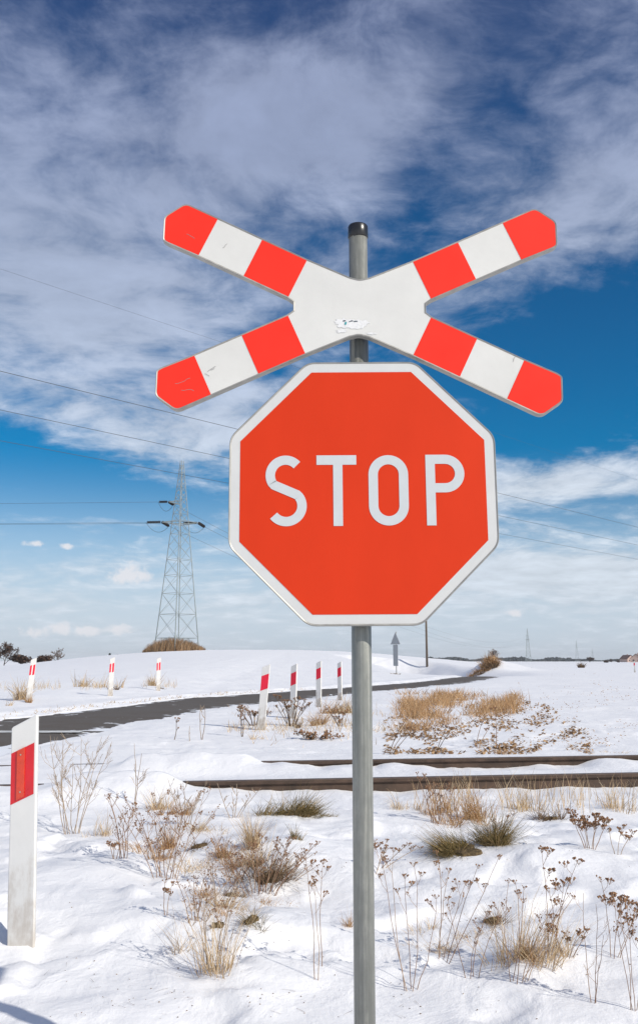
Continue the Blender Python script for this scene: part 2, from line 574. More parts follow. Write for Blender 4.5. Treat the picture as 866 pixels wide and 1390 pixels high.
HX, HV = smooth_table([-140, -80, -50, -39, -28, -20, -10, 2, 10, 17, 24, 32, 60],
                      [0, 0, .12, 1.35, 2.3, 2.75, 2.8, 2.55, 2.1, 1.45, .9, .2, 0], -200, 200, 1601, 61)
RY, RN = smooth_table([-40, 2, 7, 10.7, 16, 20.7, 29.5, 38, 43, 63, 85, 120], [-5.5, -4.2, -3.6, -3.5, -2.95, -2.2, 1.1, 4.4, 6.6, 12.2, 13.5, 10], -40, 120, 1601, 31)
_, RF = smooth_table([-40, 2, 8, 16.4, 26.5, 38, 47, 66, 85, 120], [-10, -8.4, -7.3, -5.6, -3.7, 1.4, 4.9, 10.0, 10.2, 6.5], -40, 120, 1601, 31)
RAIL_K = .155
FRONT, REAR = 8.57, 10.12


def road_level(y):
    return np.interp(y, [0, 9, 12, 16, 58, 66, 85, 110, 160], [-1.035, -1.03, -1.02, -1.0, -1.0, -1.06, -2.0, -2.2, -2.2])


def H(x, y):
    x = np.asarray(x, float)
    y = np.asarray(y, float)
    yr = y - RAIL_K * np.clip(x, -40, 40)
    E = np.interp(yr, [-60, 0, 2.6, 4.6, 6.5, 7.7, 8.3, 11, 12.5, 16, 40, 100], [-1.6, -1.5, -1.4, -1.2, -1.155, -1.13, -1.12, -1.075, -1.06, -1.0, -.98, -1.0])
    # foreground drifts
    near = 1 - sst((yr - 6.6) / 1.3)
    E = E + near * (.075 * fbm(x, y, 1.5, 3, 11) + .030 * fbm(x, y, .42, 3, 21) + .007 * np.abs(fbm(x, y, .16, 3, 23))
                    + .034 * sst((fbm(x, y, .75, 4, 27, .6) - .02) / .14) - .02 * sst((-fbm(x, y, .55, 4, 29, .6) - .12) / .12))
    mid = sst((yr - 6.8) / 1.0) * (1 - sst((yr - 13) / 6))
    E = E + mid * (.022 * fbm(x, y, .8, 4, 31) + .018 * sst((fbm(x, y, .9, 4, 33, .6) - .05) / .12))
    far = sst((yr - 12) / 5)
    E = E + far * (.045 * fbm(x, y, 2.2, 4, 41) + .02 * fbm(x, y, .6, 2, 43) + .10 * sst((y - 60) / 60) * fbm(x, y, 14, 3, 51))
    # mounds and hollows round plants
    for mx, my, rr, hh in MOUNDS:
        dd = (x - mx) ** 2 + (y - my) ** 2
        E = E + hh * np.exp(-dd / (rr * rr))
    # snow lying against the two rails
    f = np.interp(x, [-8, -3.2, -2.35, -2.15, -1.35, -1.15, -.6, 0, 3, 20], [-1.07, -1.045, -1.03, -.995, -.99, -1.04, -1.115, -1.125, -1.135, -1.135]) + .042 * fbm(x, y * .3, .33, 4, 61) + .05 * sst((fbm(x, y * .2, .8, 2, 63) - .15) / .3)
    g = np.interp(x, [-8, -3.2, -2.1, -1.9, -.75, -.5, .35, 1.0, 20], [-1.065, -1.05, -1.03, -.985, -.985, -1.04, -1.065, -1.11, -1.115]) + .040 * fbm(x, y * .3, .4, 4, 71) + .045 * sst((fbm(x, y * .2, .9, 2, 73) - .1) / .3)
    w1 = sst((yr - 7.75) / .5) * (1 - sst((yr - 8.60) / .06))
    E = E * (1 - w1) + f * w1
    w2 = sst((yr - 8.60) / .06) * (1 - sst((yr - 10.9) / .6))
    tt = sst((yr - 9.3) / .55)
    back = sst((yr - 10.16) / .06)
    mm = (-1.075 + .02 * fbm(x, y, .6, 3, 81)) * (1 - tt) + g * tt
    mm = mm * (1 - back) + (-1.045 + .015 * fbm(x, y, .5, 3, 91)) * back
    cover = np.minimum(0, 0) + .06 * (sst((x + 2.2) / .1) * (1 - sst((x + 1.35) / .25))) * np.exp(-((yr - FRONT) / .25) ** 2) \
        + .06 * (sst((x + 2.0) / .1) * (1 - sst((x + .8) / .25))) * np.exp(-((yr - REAR) / .25) ** 2)
    E = E * (1 - w2) + mm * w2
    E = E + cover
    # hill behind the road
    xf = np.interp(y, RY, RF)
    xn = np.interp(y, RY, RN)
    yfar = np.interp(x, [-200, -7, -5.6, -3.8, 1.4, 4.9, 10.7, 13, 40], [10, 12, 16.4, 26.5, 38, 47, 66, 72, 90])
    t = np.clip((y - yfar - 3) / (150 - yfar - 3), 0, 1)
    ease = t * t * (2 - t) * .35 + t * .65
    fall = 1 - sst((y - 165) / 130)
    xa = x * (150 / np.clip(y, 45, 150)) ** .85
    E = E + np.interp(xa, HX, HV) * np.where(y < 150, ease, 1) * fall
    # road bed
    rl = road_level(y)
    ed = np.minimum(x - xf, xn - x)                    # >0 inside
    ed = ed + .24 * fbm(x, y, .9, 5, 101, .6) * np.clip(y / 14, .5, 1.5)
    inband = (y < 118)
    bank = np.where(x < (xf + xn) / 2, .075, .012)
    nearroad = 1 - sst((-ed - .3) / np.where(y > 58, 5.0, 1.6))
    lev = rl + bank * sst((-ed) / .5) + .018 * fbm(x, y, .35, 3, 111)
    E2 = np.where(ed > 0, rl - .10 * sst(ed / .22) + .01, lev)
    E = np.where(inband, E * (1 - nearroad) + E2 * nearroad, E)
    return E + CZ


MOUNDS = [(-.25, 6.05, .42, .07), (1.22, 5.55, .30, .06), (1.22, 5.20, .16, -.06), (-.75, 4.75, .35, .05), (-1.36, 4.3, .32, -.03), (-1.6, 5.0, .5, .06),
          (-.2, 4.6, .4, .04), (.85, 4.15, .18, .05), (-1.1, 5.6, .5, .04), (1.9, 5.5, .5, .04), (17.6, 96, 2.6, .75), (15.4, 95, 2.4, .65), (19.8, 97, 2.2, .45), (13.0, 95, 2.2, .35)]
MOUNDS.pop(2)


GRID = None


def ground_z(x, y):
    if GRID is None: return float(H(np.array([x]), np.array([y]))[0])
    xs, ys, Z = GRID
    i = min(max(bisect.bisect_right(xs, x) - 1, 0), len(xs) - 2)
    j = min(max(bisect.bisect_right(ys, y) - 1, 0), len(ys) - 2)
    u, v = (x - xs[i]) / (xs[i + 1] - xs[i]), (y - ys[j]) / (ys[j + 1] - ys[j])
    a, b, c, d = Z[j, i], Z[j, i + 1], Z[j + 1, i], Z[j + 1, i + 1]
    return float((a * (1 - u) + b * u) * (1 - v) + (c * (1 - u) + d * u) * v)


def ground_at(px, py, tmin=2.5, tmax=3000):
    """where the bearing of a photo point meets the terrain"""
    d = ray(px, py)
    ts = np.geomspace(tmin, tmax, 900)
    xs, ys, zs = d.x * ts, d.y * ts, CZ + d.z * ts
    dz = zs - H(xs, ys)
    k = np.where(dz < 0)[0]
    if len(k) == 0: return Vector((float(xs[-1]), float(ys[-1]), ground_z(xs[-1], ys[-1])))
    k = k[0]
    a, b = ts[max(k - 1, 0)], ts[k]
    for _ in range(25):
        m = (a + b) / 2
        if CZ + d.z * m < ground_z(d.x * m, d.y * m): b = m
        else: a = m
    return Vector((d.x * b, d.y * b, ground_z(d.x * b, d.y * b)))


def at_depth(px, y):
    """ground point at forward distance y on a photo column"""
    x = (px - 433) / F0 * y * 1.02
    for _ in range(4):
        z = ground_z(x, y) - CZ
        c, s = math.cos(PITCH), math.sin(PITCH)
        zc = y * c + z * s
        x = (px - 433) / F0 * zc
    return Vector((x, y, ground_z(x, y)))


def axis(parts):
    out = [parts[0][0]]
    for start, end, first, grow in parts:
        st = first
        while out[-1] < end:
            out.append(out[-1] + st)
            st *= grow
    return out


def build_ground():
    pos = axis([(0, 4.2, .038, 1.0), (4.2, 3900, .04, 1.032)])
    xs = np.array([-v for v in pos[:0:-1]] + pos)
    ys = [1.8]
    while ys[-1] < 75: ys.append(ys[-1] * 1.0058)
    while ys[-1] < 4700: ys.append(ys[-1] * 1.03)
    back = [-v for v in np.geomspace(1, 400, 22)][::-1] + [-.5, 0, .5, 1.0, 1.4]
    ys = np.array(back + ys)
    X, Y = np.meshgrid(xs, ys)
    Z = H(X, Y)
    global GRID
    GRID = ([float(v) for v in xs], [float(v) for v in ys], Z)
    nx, ny = len(xs), len(ys)
    me = bpy.data.meshes.new('snow_ground')
    me.vertices.add(nx * ny)
    me.vertices.foreach_set('co', np.stack([X, Y, Z], -1).astype(np.float32).ravel())
    i = np.arange((nx - 1) * (ny - 1))
    r, c = i // (nx - 1), i % (nx - 1)
    a = r * nx + c
    q = np.stack([a, a + 1, a + 1 + nx, a + nx], -1).astype(np.int32)
    me.loops.add(q.size)
    me.loops.foreach_set('vertex_index', q.ravel())
    me.polygons.add(len(q))
    me.polygons.foreach_set('loop_start', np.arange(len(q), dtype=np.int32) * 4)
    me.polygons.foreach_set('use_smooth', np.ones(len(q), bool))
    me.update(calc_edges=True)
    me.materials.append(M['snow'])
    o = bpy.data.objects.new('snow_ground', me)
    COL.objects.link(o)
    tag(o, 'snow covered verge and fields rising to a low hill behind the road', 'ground', kind='structure')


build_ground()


def build_road():
    ys = np.concatenate([np.arange(-30, 70, .25), np.arange(70, 112, 1.0)])
    nt = 14
    vs, fs, ed = [], [], []
    for y in ys:
        a, b = np.interp(y, RY, RF) - .35, np.interp(y, RY, RN) + .35
        z = float(road_level(y)) + CZ
        for k in range(nt + 1):
            t = k / nt
            x = a + (b - a) * t
            vs.append((x, y, z + .03 * (1 - (2 * t - 1) ** 2) - .03))
            ed.append(max(0, min(t, 1 - t) * (b - a) - .35))
    w = nt + 1
    for j in range(len(ys) - 1):
        for k in range(nt):
            fs.append((j * w + k, j * w + k + 1, (j + 1) * w + k + 1, (j + 1) * w + k))
    me = bpy.data.meshes.new('road')
    me.from_pydata(vs, [], fs)
    at = me.attributes.new('edge', 'FLOAT', 'POINT')
    at.data.foreach_set('value', ed)
    me.polygons.foreach_set('use_smooth', [True] * len(fs))
    me.materials.append(M['road'])
    o = bpy.data.objects.new('road', me)
    COL.objects.link(o)
    tag(o, 'narrow grey asphalt road curving away between snowy verges', 'road', kind='structure')
    # stop line painted across the lane before the tracks
    b = MB()
    y0, y1 = 13.75, 14.1
    xa, xb = -5.9, -3.42
    n = 24
    for i in range(n):
        if i in (7, 16): continue
        u0, u1 = xa + (xb - xa) * i / n, xa + (xb - xa) * (i + 1) / n
        j0, j1 = random.uniform(-.02, .02), random.uniform(-.02, .02)
        z = float(road_level(14)) + CZ + .006
        b.add([(u0, y0 + j0, z), (u1, y0 + j1, z), (u1, y1 + j1, z), (u0, y1 + j0, z)], [(0, 1, 2, 3)])
    tag(b.build('road_marking', M['paint']), 'worn white stop line painted across the asphalt', 'road marking', kind='structure')


build_road()


# ------------------------------------------------------------------ railway
def build_track():
    root = empty('railway_track', (0, FRONT, CZ - 1.02))
    root.rotation_euler = (0, 0, math.atan(RAIL_K))
    tag(root, 'rusty brown railway track half buried in snow behind the stop sign', 'railway track')
    prof = [(-.0625, -.16), (.0625, -.16), (.0625, -.150), (.012, -.128), (.009, -.045), (.034, -.033), (.036, -.008), (.028, 0), (-.028, 0), (-.036, -.008), (-.034, -.033), (-.009, -.045), (-.012, -.128), (-.0625, -.150)]
    for off in (0, (REAR - FRONT) * math.cos(math.atan(RAIL_K))):
        b = MB()
        n = len(prof)
        x0, x1, seg = -16, 40, 56
        vs = []
        for i in range(seg + 1):
            x = x0 + (x1 - x0) * i / seg
            vs += [(x, off + p, z) for p, z in prof]
        for i in range(seg):
            for k in range(n):
                k2 = (k + 1) % n
                b.add([], [], 0)
                b.f.append((i * n + k, i * n + k2, (i + 1) * n + k2, (i + 1) * n + k))
                b.m.append(1 if k in (6, 7, 8) else 0)
        b.v = vs
        b.f.append(tuple(range(n)))
        b.m.append(0)
        b.f.append(tuple(seg * n + k for k in range(n))[::-1])
        b.m.append(0)
        b.build('rail', [M['rail'], M['rail_top']], root)


build_track()


# ------------------------------------------------------------------ the crossing sign
def ribbon(b, pts, w, y, th=.0007, mi=0, closed=False):
    """flat stroke of constant width along a centreline in x,z, laid on a board"""
    n = len(pts)
    L, Rr = [], []
    for i in range(n):
        if closed:
            p0, p1 = pts[(i - 1) % n], pts[(i + 1) % n]
        else:
            p0, p1 = pts[max(i - 1, 0)], pts[min(i + 1, n - 1)]
        tx, tz = p1[0] - p0[0], p1[1] - p0[1]
        l = math.hypot(tx, tz)
        nx, nz = -tz / l, tx / l
        L.append((pts[i][0] + nx * w / 2, pts[i][1] + nz * w / 2))
        Rr.append((pts[i][0] - nx * w / 2, pts[i][1] - nz * w / 2))
    vs = [(x, y, z) for x, z in L] + [(x, y, z) for x, z in Rr] + [(x, y + th, z) for x, z in L] + [(x, y + th, z) for x, z in Rr]
    fs = []
    for i in range(n if closed else n - 1):
        j = (i + 1) % n
        fs += [(i, j, n + j, n + i), (i, 2 * n + i, 2 * n + j, j), (n + i, n + j, 3 * n + j, 3 * n + i)]
    b.add(vs, fs, mi)


def arc(cx, cz, rx, rz, a0, a1, n=20):
    return [(cx + rx * math.cos(R(a0 + (a1 - a0) * i / n)), cz + rz * math.sin(R(a0 + (a1 - a0) * i / n))) for i in range(n + 1)]


def round_poly(pts, rads, n=5):
    out = []
    N = len(pts)
    for i in range(N):
        p = Vector(pts[i])
        r = rads[i] if hasattr(rads, '__len__') else rads
        if r <= 0:
            out.append(tuple(p))
            continue
        a = (Vector(pts[i - 1]) - p)
        c = (Vector(pts[(i + 1) % N]) - p)
        r = min(r, a.length * .45, c.length * .45)
        A, C = p + a.normalized() * r, p + c.normalized() * r
        for k in range(n + 1):
            t = k / n
            q = A * (1 - t) ** 2 + p * 2 * t * (1 - t) + C * t * t
            out.append(tuple(q))
    return out


def inset(pts, d):
    """shrink a counter-clockwise outline by d"""
    n = len(pts)
    out = []
    for i in range(n):
        p0, p, p1 = Vector(pts[i - 1]), Vector(pts[i]), Vector(pts[(i + 1) % n])
        e0, e1 = (p - p0), (p1 - p)
        if e0.length < 1e-7 or e1.length < 1e-7:
            out.append(tuple(p))
            continue
        e0.normalize()
        e1.normalize()
        n0, n1 = Vector((-e0.y, e0.x)), Vector((-e1.y, e1.x))
        m = n0 + n1
        m = m / max(.3, m.length_squared) * 2
        out.append(tuple(p + m * d))
    return out


def sheet(b, pts, y, mi=0):
    b.add([(x, y, z) for x, z in pts], [tuple(range(len(pts)))], mi)


def rim_board(b, outer, y0, depth, lip, mi_rim, mi_back):
    """pressed sign body: a rolled rim that stands proud of the face, sides and a back"""
    i1 = inset(outer, lip * .35)
    i2 = inset(outer, lip)
    n = len(outer)
    loops = [(i2, y0), (i1, y0 - .0022), (outer, y0 + .002), (outer, y0 + depth), (i2, y0 + depth)]
    vs = []
    for pts, y in loops: vs += [(x, y, z) for x, z in pts]
    fs = []
    for l in range(len(loops) - 1):
        for i in range(n):
            j = (i + 1) % n
            fs.append((l * n + i, (l + 1) * n + i, (l + 1) * n + j, l * n + j))
    b.add(vs, fs, mi_rim)
    b.add([(x, y0 + .004, z) for x, z in i2], [tuple(range(n))[::-1]], mi_back)


def build_sign():
    px_, py_ = .1255, 2.795
    base = ground_z(px_, py_) - .25
    root = empty('crossing_sign', (px_, py_, base))
    tag(root, 'red STOP octagon under a red and white railway cross on a round grey post', 'road sign')
    top = CZ + 1.379
    hh = top - base
    b = MB()
    b.tube([(0, 0, 0), (0, 0, hh - .02)], .0295, 48)
    b.build('post', M['galv'], root, True).data.polygons[-1].use_smooth = False
    b = MB()
    b.tube([(0, 0, hh - .045), (0, 0, hh - .042), (0, 0, hh - .006), (0, 0, hh - .001), (0, 0, hh)], [.0305, .0325, .0322, .0295, .022], 48)
    b.build('post_cap', M['cap'], root, True)
    y = 2.73 - py_

    def clamps(zs, parent, w, mx=0.0):
        for zz in zs:
            c = MB()
            c.tube([(mx, 0, zz - .02), (mx, 0, zz + .02)], .0325, 32)
            c.box((mx, -.038, zz), (.10, .012, .036))
            c.box((mx, -.0445, zz), (w, .004, .03))
            for s in (-1, 1):
                c.tube([(mx + s * .04, -.05, zz), (mx + s * .04, -.022, zz)], .005, 6)
            c.build('clamp', M['alu'], parent)

    # ---- cross board
    q = [(0.0, .0915), (.030, .0990), (.1635, .1571), (.3050, .2242), (.4469, .2918), (.5532, .3423), (.6196, .2945), (.6200, .2125), (.6040, .2025),
         (.5067, .1599), (.3639, .0927), (.2229, .0260), (.2060, .0130)]
    out = []
    out += [(x, z) for x, z in q[::-1]]                                        # right upper, from right notch to top
    out += [(-x, z) for x, z in q[1:]]                                          # left upper, to left notch
    out += [(-x, -z) for x, z in q[::-1]]                                       # left lower
    out += [(x, -z) for x, z in q[1:]]                                          # right lower
    rads = []
    for x, z in out:
        ax, az = abs(x), abs(z)
        if abs(ax - .5532) < 1e-4: rads.append(.020)
        elif abs(ax - .6196) < 1e-4: rads.append(.014)
        elif ax < .01 or ax > .61: rads.append(.010)
        else: rads.append(0)
    outr = round_poly(out, rads)
    cb = empty('cross_board', (0, y, CZ + 1.0755 - base))
    cb.rotation_euler = (0, R(.85), 0)
    cb.parent = root
    b = MB()
    rim_board(b, outr, 0, .024, .006, 0, 1)
    b.build('rim', [M['rim'], M['alu']], cb)
    b = MB()
    face = inset(outr, .0052)
    sheet(b, face, .0002)
    b.build('face_plate', M['cross_white'], cb)

    def face_clip(poly, x0, z0, x1, z1):
        return poly
    # red fields: three-sided bands cut square across each arm
    e = .0056
    bands = [[(.1635, .1571), (.3050, .2242), (.3639, .0927), (.2229, .0260)],
             [(.4469, .2918), (.5532, .3423), (.6196, .2945), (.6200, .2125), (.6040, .2025), (.5067, .1599)]]
    for sx in (1, -1):
        for sz in (1, -1):
            for bi, poly in enumerate(bands):
                P = [Vector(p) for p in poly]
                # pull the long edges in so the foil ends inside the rim
                if bi == 0:
                    n = (P[0] - P[3]).normalized()
                    P[0] -= n * e; P[1] -= n * e; P[2] += n * e; P[3] += n * e
                    pts = [tuple(v) for v in P]
                else:
                    pts = inset([tuple(v) for v in P][::-1], e)[::-1]
                    n = (P[0] - P[5]).normalized()
                    pts[0] = tuple(P[0] - n * e)
                    pts[5] = tuple(P[5] + n * e)
                    pts = round_poly(pts, [0, .016, .012, .008, .006, 0])
                pts = [(x * sx, z * sz) for x, z in pts]
                if sx * sz > 0: pts = pts[::-1]
                bb = MB()
                sheet(bb, pts, -.0006)
                bb.build('red_band', M['cross_red'], cb)
    # torn sticker above the lower notch
    rnd = random.Random(3)
    st = MB()
    for cx_, cz_, w_, h_ in ((-.045, -.052, .034, .018), (-.016, -.057, .034, .018), (.014, -.052, .018, .009), (-.055, -.078, .020, .007), (.036, -.085, .018, .004)):
        ring = []
        for k in range(26):
            a = 2 * math.pi * k / 26
            rr = rnd.uniform(.55, 1.12)
            ring.append((cx_ + w_ * math.cos(a) * rr, cz_ + h_ * math.sin(a) * rr))
        sheet(st, ring, -.0008 - .0001 * len(st.f))
    st.build('sticker_residue', mat('torn_white_sticker', (.74, .735, .72), .7, var=.05, vscale=60, bump=.001, bscale=150), cb)
    st = MB()
    for cx_, cz_, w_, h_ in ((-.047, -.046, .005, .002), (-.024, -.046, .005, .0018), (-.012, -.047, .007, .0018), (-.030, -.048, .003, .0012)):
        sheet(st, [(cx_ - w_, cz_ - h_), (cx_ + w_, cz_ - h_ * .4), (cx_ + w_ * .8, cz_ + h_), (cx_ - w_ * .6, cz_ + h_)], -.0018)
    st.build('sticker_scrap', mat('dark_sticker_scrap', (.03, .05, .07), .6), cb)
    st = MB()
    sheet(st, [(-.046, -.058), (-.041, -.059), (-.039, -.049), (-.045, -.050)], -.0019)
    st.build('sticker_scrap', mat('teal_sticker_scrap', (.02, .28, .30), .6), cb)
    # scratches on the left arms
    scm = mat('grey_scratches', (.25, .24, .23), .7)
    for (x0, z0, ang, ln) in ((-.462, -.216, 50, .030), (-.470, -.222, -20, .016), (-.452, -.21, 20, .012), (-.545, .235, -15, .03), (-.56, -.255, 5, .05), (-.54, -.275, -8, .04), (-.43, .19, 30, .02),
                              (.47, -.17, 65, .02)):
        pts = []
        x, z, a = x0, z0, R(ang)
        for k in range(6):
            pts.append((x, z))
            x += math.cos(a) * ln / 5
            z += math.sin(a) * ln / 5
            a += rnd.uniform(-.5, .5)
        sc = MB()
        ribbon(sc, pts, .0011, -.0011, .0002)
        sc.build('scratch', scm, cb)
    clamps((CZ + 1.13 - base, CZ + 1.03 - base), cb, .3)
    for c in cb.children:
        if c.name.startswith('clamp'): c.location = (0, -y, -(CZ + 1.0755 - base))

    # ---- STOP octagon
    so = empty('stop_board', (.131 - px_, y, CZ + .4987 - base))
    so.rotation_euler = (0, R(-.35), 0)
    so.parent = root

    def octo(flat, r):
        c = flat / 2 / math.cos(R(22.5))
        pts = [(c * math.cos(R(22.5 + 45 * k)), c * math.sin(R(22.5 + 45 * k))) for k in range(8)]
        return round_poly(pts, r, 6)
    o = octo(.799, .026)
    b = MB()
    rim_board(b, o, 0, .024, .006, 0, 1)
    b.build('rim', [M['rim'], M['alu']], so)
    b = MB()
    sheet(b, inset(o, .0045), .0002)
    b.build('white_border', M['sign_white'], so)
    b = MB()
    sheet(b, octo(.733, 0.0), -.0006)
    b.build('red_field', M['stop_red'], so)
    w = .028
    yl = -.0016
    S = arc(-.001, .0465, .0455, .0465, 42, 218, 24) + arc(.001, -.046, .047, .047, 44, -142, 26)
    T1 = [(-.0595, 0), (.0595, 0)]
    for nm, parts, cx_ in (('S', [(S, False)], -.2295), ('T', None, -.0785), ('O', None, .076), ('P', None, .2453)):
        bb = MB()
        if nm == 'S':
            ribbon(bb, [(x + cx_, z) for x, z in S], w, yl)
        if nm == 'T':
            ribbon(bb, [(cx_ - .0595, .0925), (cx_ + .0595, .0925)], .029, yl)
            ribbon(bb, [(cx_ + .004, .078), (cx_ + .004, -.107)], w, yl)
        if nm == 'O':
            rr, hs_ = .0452, .0925 - .0452
            pts = arc(cx_, hs_, rr, rr, 0, 180, 22) + arc(cx_, -hs_, rr, rr, 180, 360, 22)
            ribbon(bb, pts, w, yl, closed=True)
        if nm == 'P':
            xs = cx_ - .0577 + .014
            ribbon(bb, [(xs, .107), (xs, -.107)], w, yl)
            rr = .0435
            cxx = cx_ + .0577 - .014 - rr
            ribbon(bb, [(xs + .014, .093)] + arc(cxx, .093 - rr, rr, rr, 90, -90, 20) + [(xs + .014, .093 - 2 * rr)], w, yl)
        bb.build('letter', M['letter'], so)
    clamps((CZ + .75 - base, CZ + .25 - base), so, .5, 0.0)
    for c in so.children:
        if c.name.startswith('clamp'): c.location = (-(.131 - px_), -y, -(CZ + .4987 - base))


build_sign()


# ------------------------------------------------------------------ guide posts
def guide_post(loc, yaw, h=1.0, lean=(0, 0), style='bar', far=True, s=1.0, bury=.1):
    """plastic marker post: shaped hollow section with an oblique top; front faces -y, its right side turned back"""
    root = empty('guide_post', loc, yaw)
    root.rotation_euler = (R(lean[0]), R(lean[1]), yaw)
    w = .12 * s
    # section: flat front, chamfered to a rounded back
    sec = [(-w / 2, 0), (w / 2, 0), (w / 2 + .004, .012), (w / 2 - .014, .062), (w * .16, .09), (-w * .16, .09), (-w / 2 + .014, .062), (-w / 2 - .004, .012)]
    slope = .42                               # top and foils rise towards the right side

    b = MB()
    n = len(sec)
    zs = [-bury, .0, .12, .22, .5, .8]
    vs = []
    for z in zs:
        k = 1.0 + (.04 * math.exp(-((z - .17) / .06) ** 2) if not far else 0)
        vs += [(x * k, y_ - (k - 1) * .1, z) for x, y_ in sec]
    vs += [(x, y_, h - .05 + (x) * slope) for x, y_ in sec]
    vs += [(x * .9, .004 + y_ * .9, h - .043 + (x) * slope) for x, y_ in sec]
    L = len(zs) + 2
    fs = []
    for l in range(L - 1):
        for i in range(n):
            j = (i + 1) % n
            fs.append((l * n + i, l * n + j, (l + 1) * n + j, (l + 1) * n + i))
    fs.append(tuple((L - 1) * n + i for i in range(n)))
    b.add(vs, fs)
    body = b.build('post', M['plastic_far' if far else 'plastic'], root)
    bevel(body, .003 if not far else .004, 2, 25)

    def foil(name, x0, x1, z0, z1, m, y_=-.0015, th=.0012):
        f = MB()
        q = [(x0, z0 + x0 * slope), (x1, z0 + x1 * slope), (x1, z1 + x1 * slope), (x0, z1 + x0 * slope)]
        f.prism(q, y_, y_ + th)
        return f.build(name, m, root)
    if style == 'near':
        foil('reflective_foil', -w / 2 + .001, w / 2 - .008, h - .38, h - .16, M['refl_red'], -.0022)
        r = foil('reflector', -w / 2 + .030, -w / 2 + .066, h - .372, h - .160, M['refl_orange'], -.0075, .0055)
        bevel(r, .0012, 2)
        for zz in (h - .185, h - .345):
            sc = MB()
            sc.tube([(-w / 2 + .048, -.0095, zz + (-w / 2 + .048) * slope), (-w / 2 + .048, -.006, zz + (-w / 2 + .048) * slope)], .0035, 12)
            c = sc.build('screw', M['screw'], r)
    elif style == 'bar':
        foil('reflective_foil', -w / 2 + .002, w / 2 - .004, h - .40, h - .18, M['refl_pink'], -.003, .003)
    else:                                      # two narrow red strips
        foil('reflective_foil', -w / 2 + .002, -w / 2 + .040, h - .40, h - .18, M['refl_pink'], -.003, .003)
        foil('reflective_foil', w / 2 - .050, w / 2 - .006, h - .42, h - .19, M['refl_pink'], -.003, .003)
    return root


def posts():
    p = at_depth(28, 4.33)
    r = guide_post((p.x, p.y, p.z - .008), R(-6), .993, (0, -2.5), 'near', False, .96)
    tag(r, 'white guide post with red foil and orange reflector, large and nearest at left edge', 'guide post')
    G = 'guide posts along the road'
    for px, y, yaw, lean, lab in ((354, 14.5, -14, 4.5, 'first and largest of the four posts before the grey road, leaning right'),
                                  (397, 17.5, -30, 1.5, 'second of the four guide posts before the road, brown weeds at its foot'),
                                  (432, 20.6, -30, 0.5, 'third guide post of the near row, its foot hidden in straw'),
                                  (461, 24.6, -34, -.5, 'fourth and smallest guide post of the near row, beside the sign post')):
        p = at_depth(px, y)
        r = guide_post((p.x, p.y, p.z), R(yaw), 1.0, (0, lean), 'bar')
        tag(r, lab, 'guide post', G)
    for px, y, yaw, lean, lab in ((39, 22.0, 12, 4.0, 'leftmost white post beyond the road with straw grass at its foot'),
                                  (150, 25.0, 12, 1.2, 'middle white post beyond the road with two red strips and fir tops behind'),
                                  (215, 29.0, 12, -.5, 'small white post beyond the road below the pylon')):
        p = at_depth(px, y)
        r = guide_post((p.x, p.y, p.z), R(yaw), 1.02, (0, lean), 'strips')
        tag(r, lab, 'guide post', G)
    p = at_depth(861, 84)
    r = guide_post((p.x, p.y, p.z), R(-30), 1.0, (0, 0), 'bar')
    tag(r, 'tiny faded guide post at the far right edge below the houses', 'guide post', G)


posts()


# ------------------------------------------------------------------ small far road furniture
def back_of_signs():
    p = ground_at(538, 914)
    root = empty('warning_sign', p, R(-48))
    tag(root, 'grey back of a triangular warning sign over a long narrow plate beyond the road', 'road sign')
    sc = p.y / 66.0
    b = MB()
    b.tube([(0, 0, -.3), (0, 0, 2.85 * sc)], .032 * sc, 10)
    b.build('post', M['galv'], root, True)
    b = MB()
    b.prism(round_poly([(-.46 * sc, 1.98 * sc), (.46 * sc, 1.98 * sc), (0, 2.80 * sc)], .05 * sc), -.075, -.045)
    b.build('triangle_plate', M['alu'], root)
    b = MB()
    b.prism(round_poly([(-.22 * sc, .50 * sc), (.22 * sc, .50 * sc), (.22 * sc, 1.95 * sc), (-.22 * sc, 1.95 * sc)], .03), -.07, -.05)
    b.build('distance_plate', M['alu'], root)
    for z in (.8, 1.6, 2.2):
        b = MB()
        b.box((0, -.04, z * sc), (.3 * sc, .02, .05))
        b.build('bracket', M['rim'], root)


back_of_signs()


def utility_pole():
    p = at_depth(579.5, 118)
    root = empty('utility_pole', p, R(20))
    tag(root, 'brown wooden utility pole on the snowy skyline right of the sign post', 'utility pole')
    b = MB()
    b.tube([(0, 0, -.4), (0, 0, 4), (0, 0, 8.4)], [.15, .13, .10], 12)
    b.build('pole', M['wood'], root, True)
    b = MB()
    b.box((0, 0, 8.0), (1.5, .1, .1))
    b.build('crossarm', M['wood'], root)
    for s in (-.65, 0.25, .65):
        b = MB()
        b.tube([(s, 0, 8.05), (s, 0, 8.12), (s, 0, 8.16), (s, 0, 8.25)], [.02, .05, .04, .02], 8)
        b.build('insulator', M['insul'], root)


utility_pole()


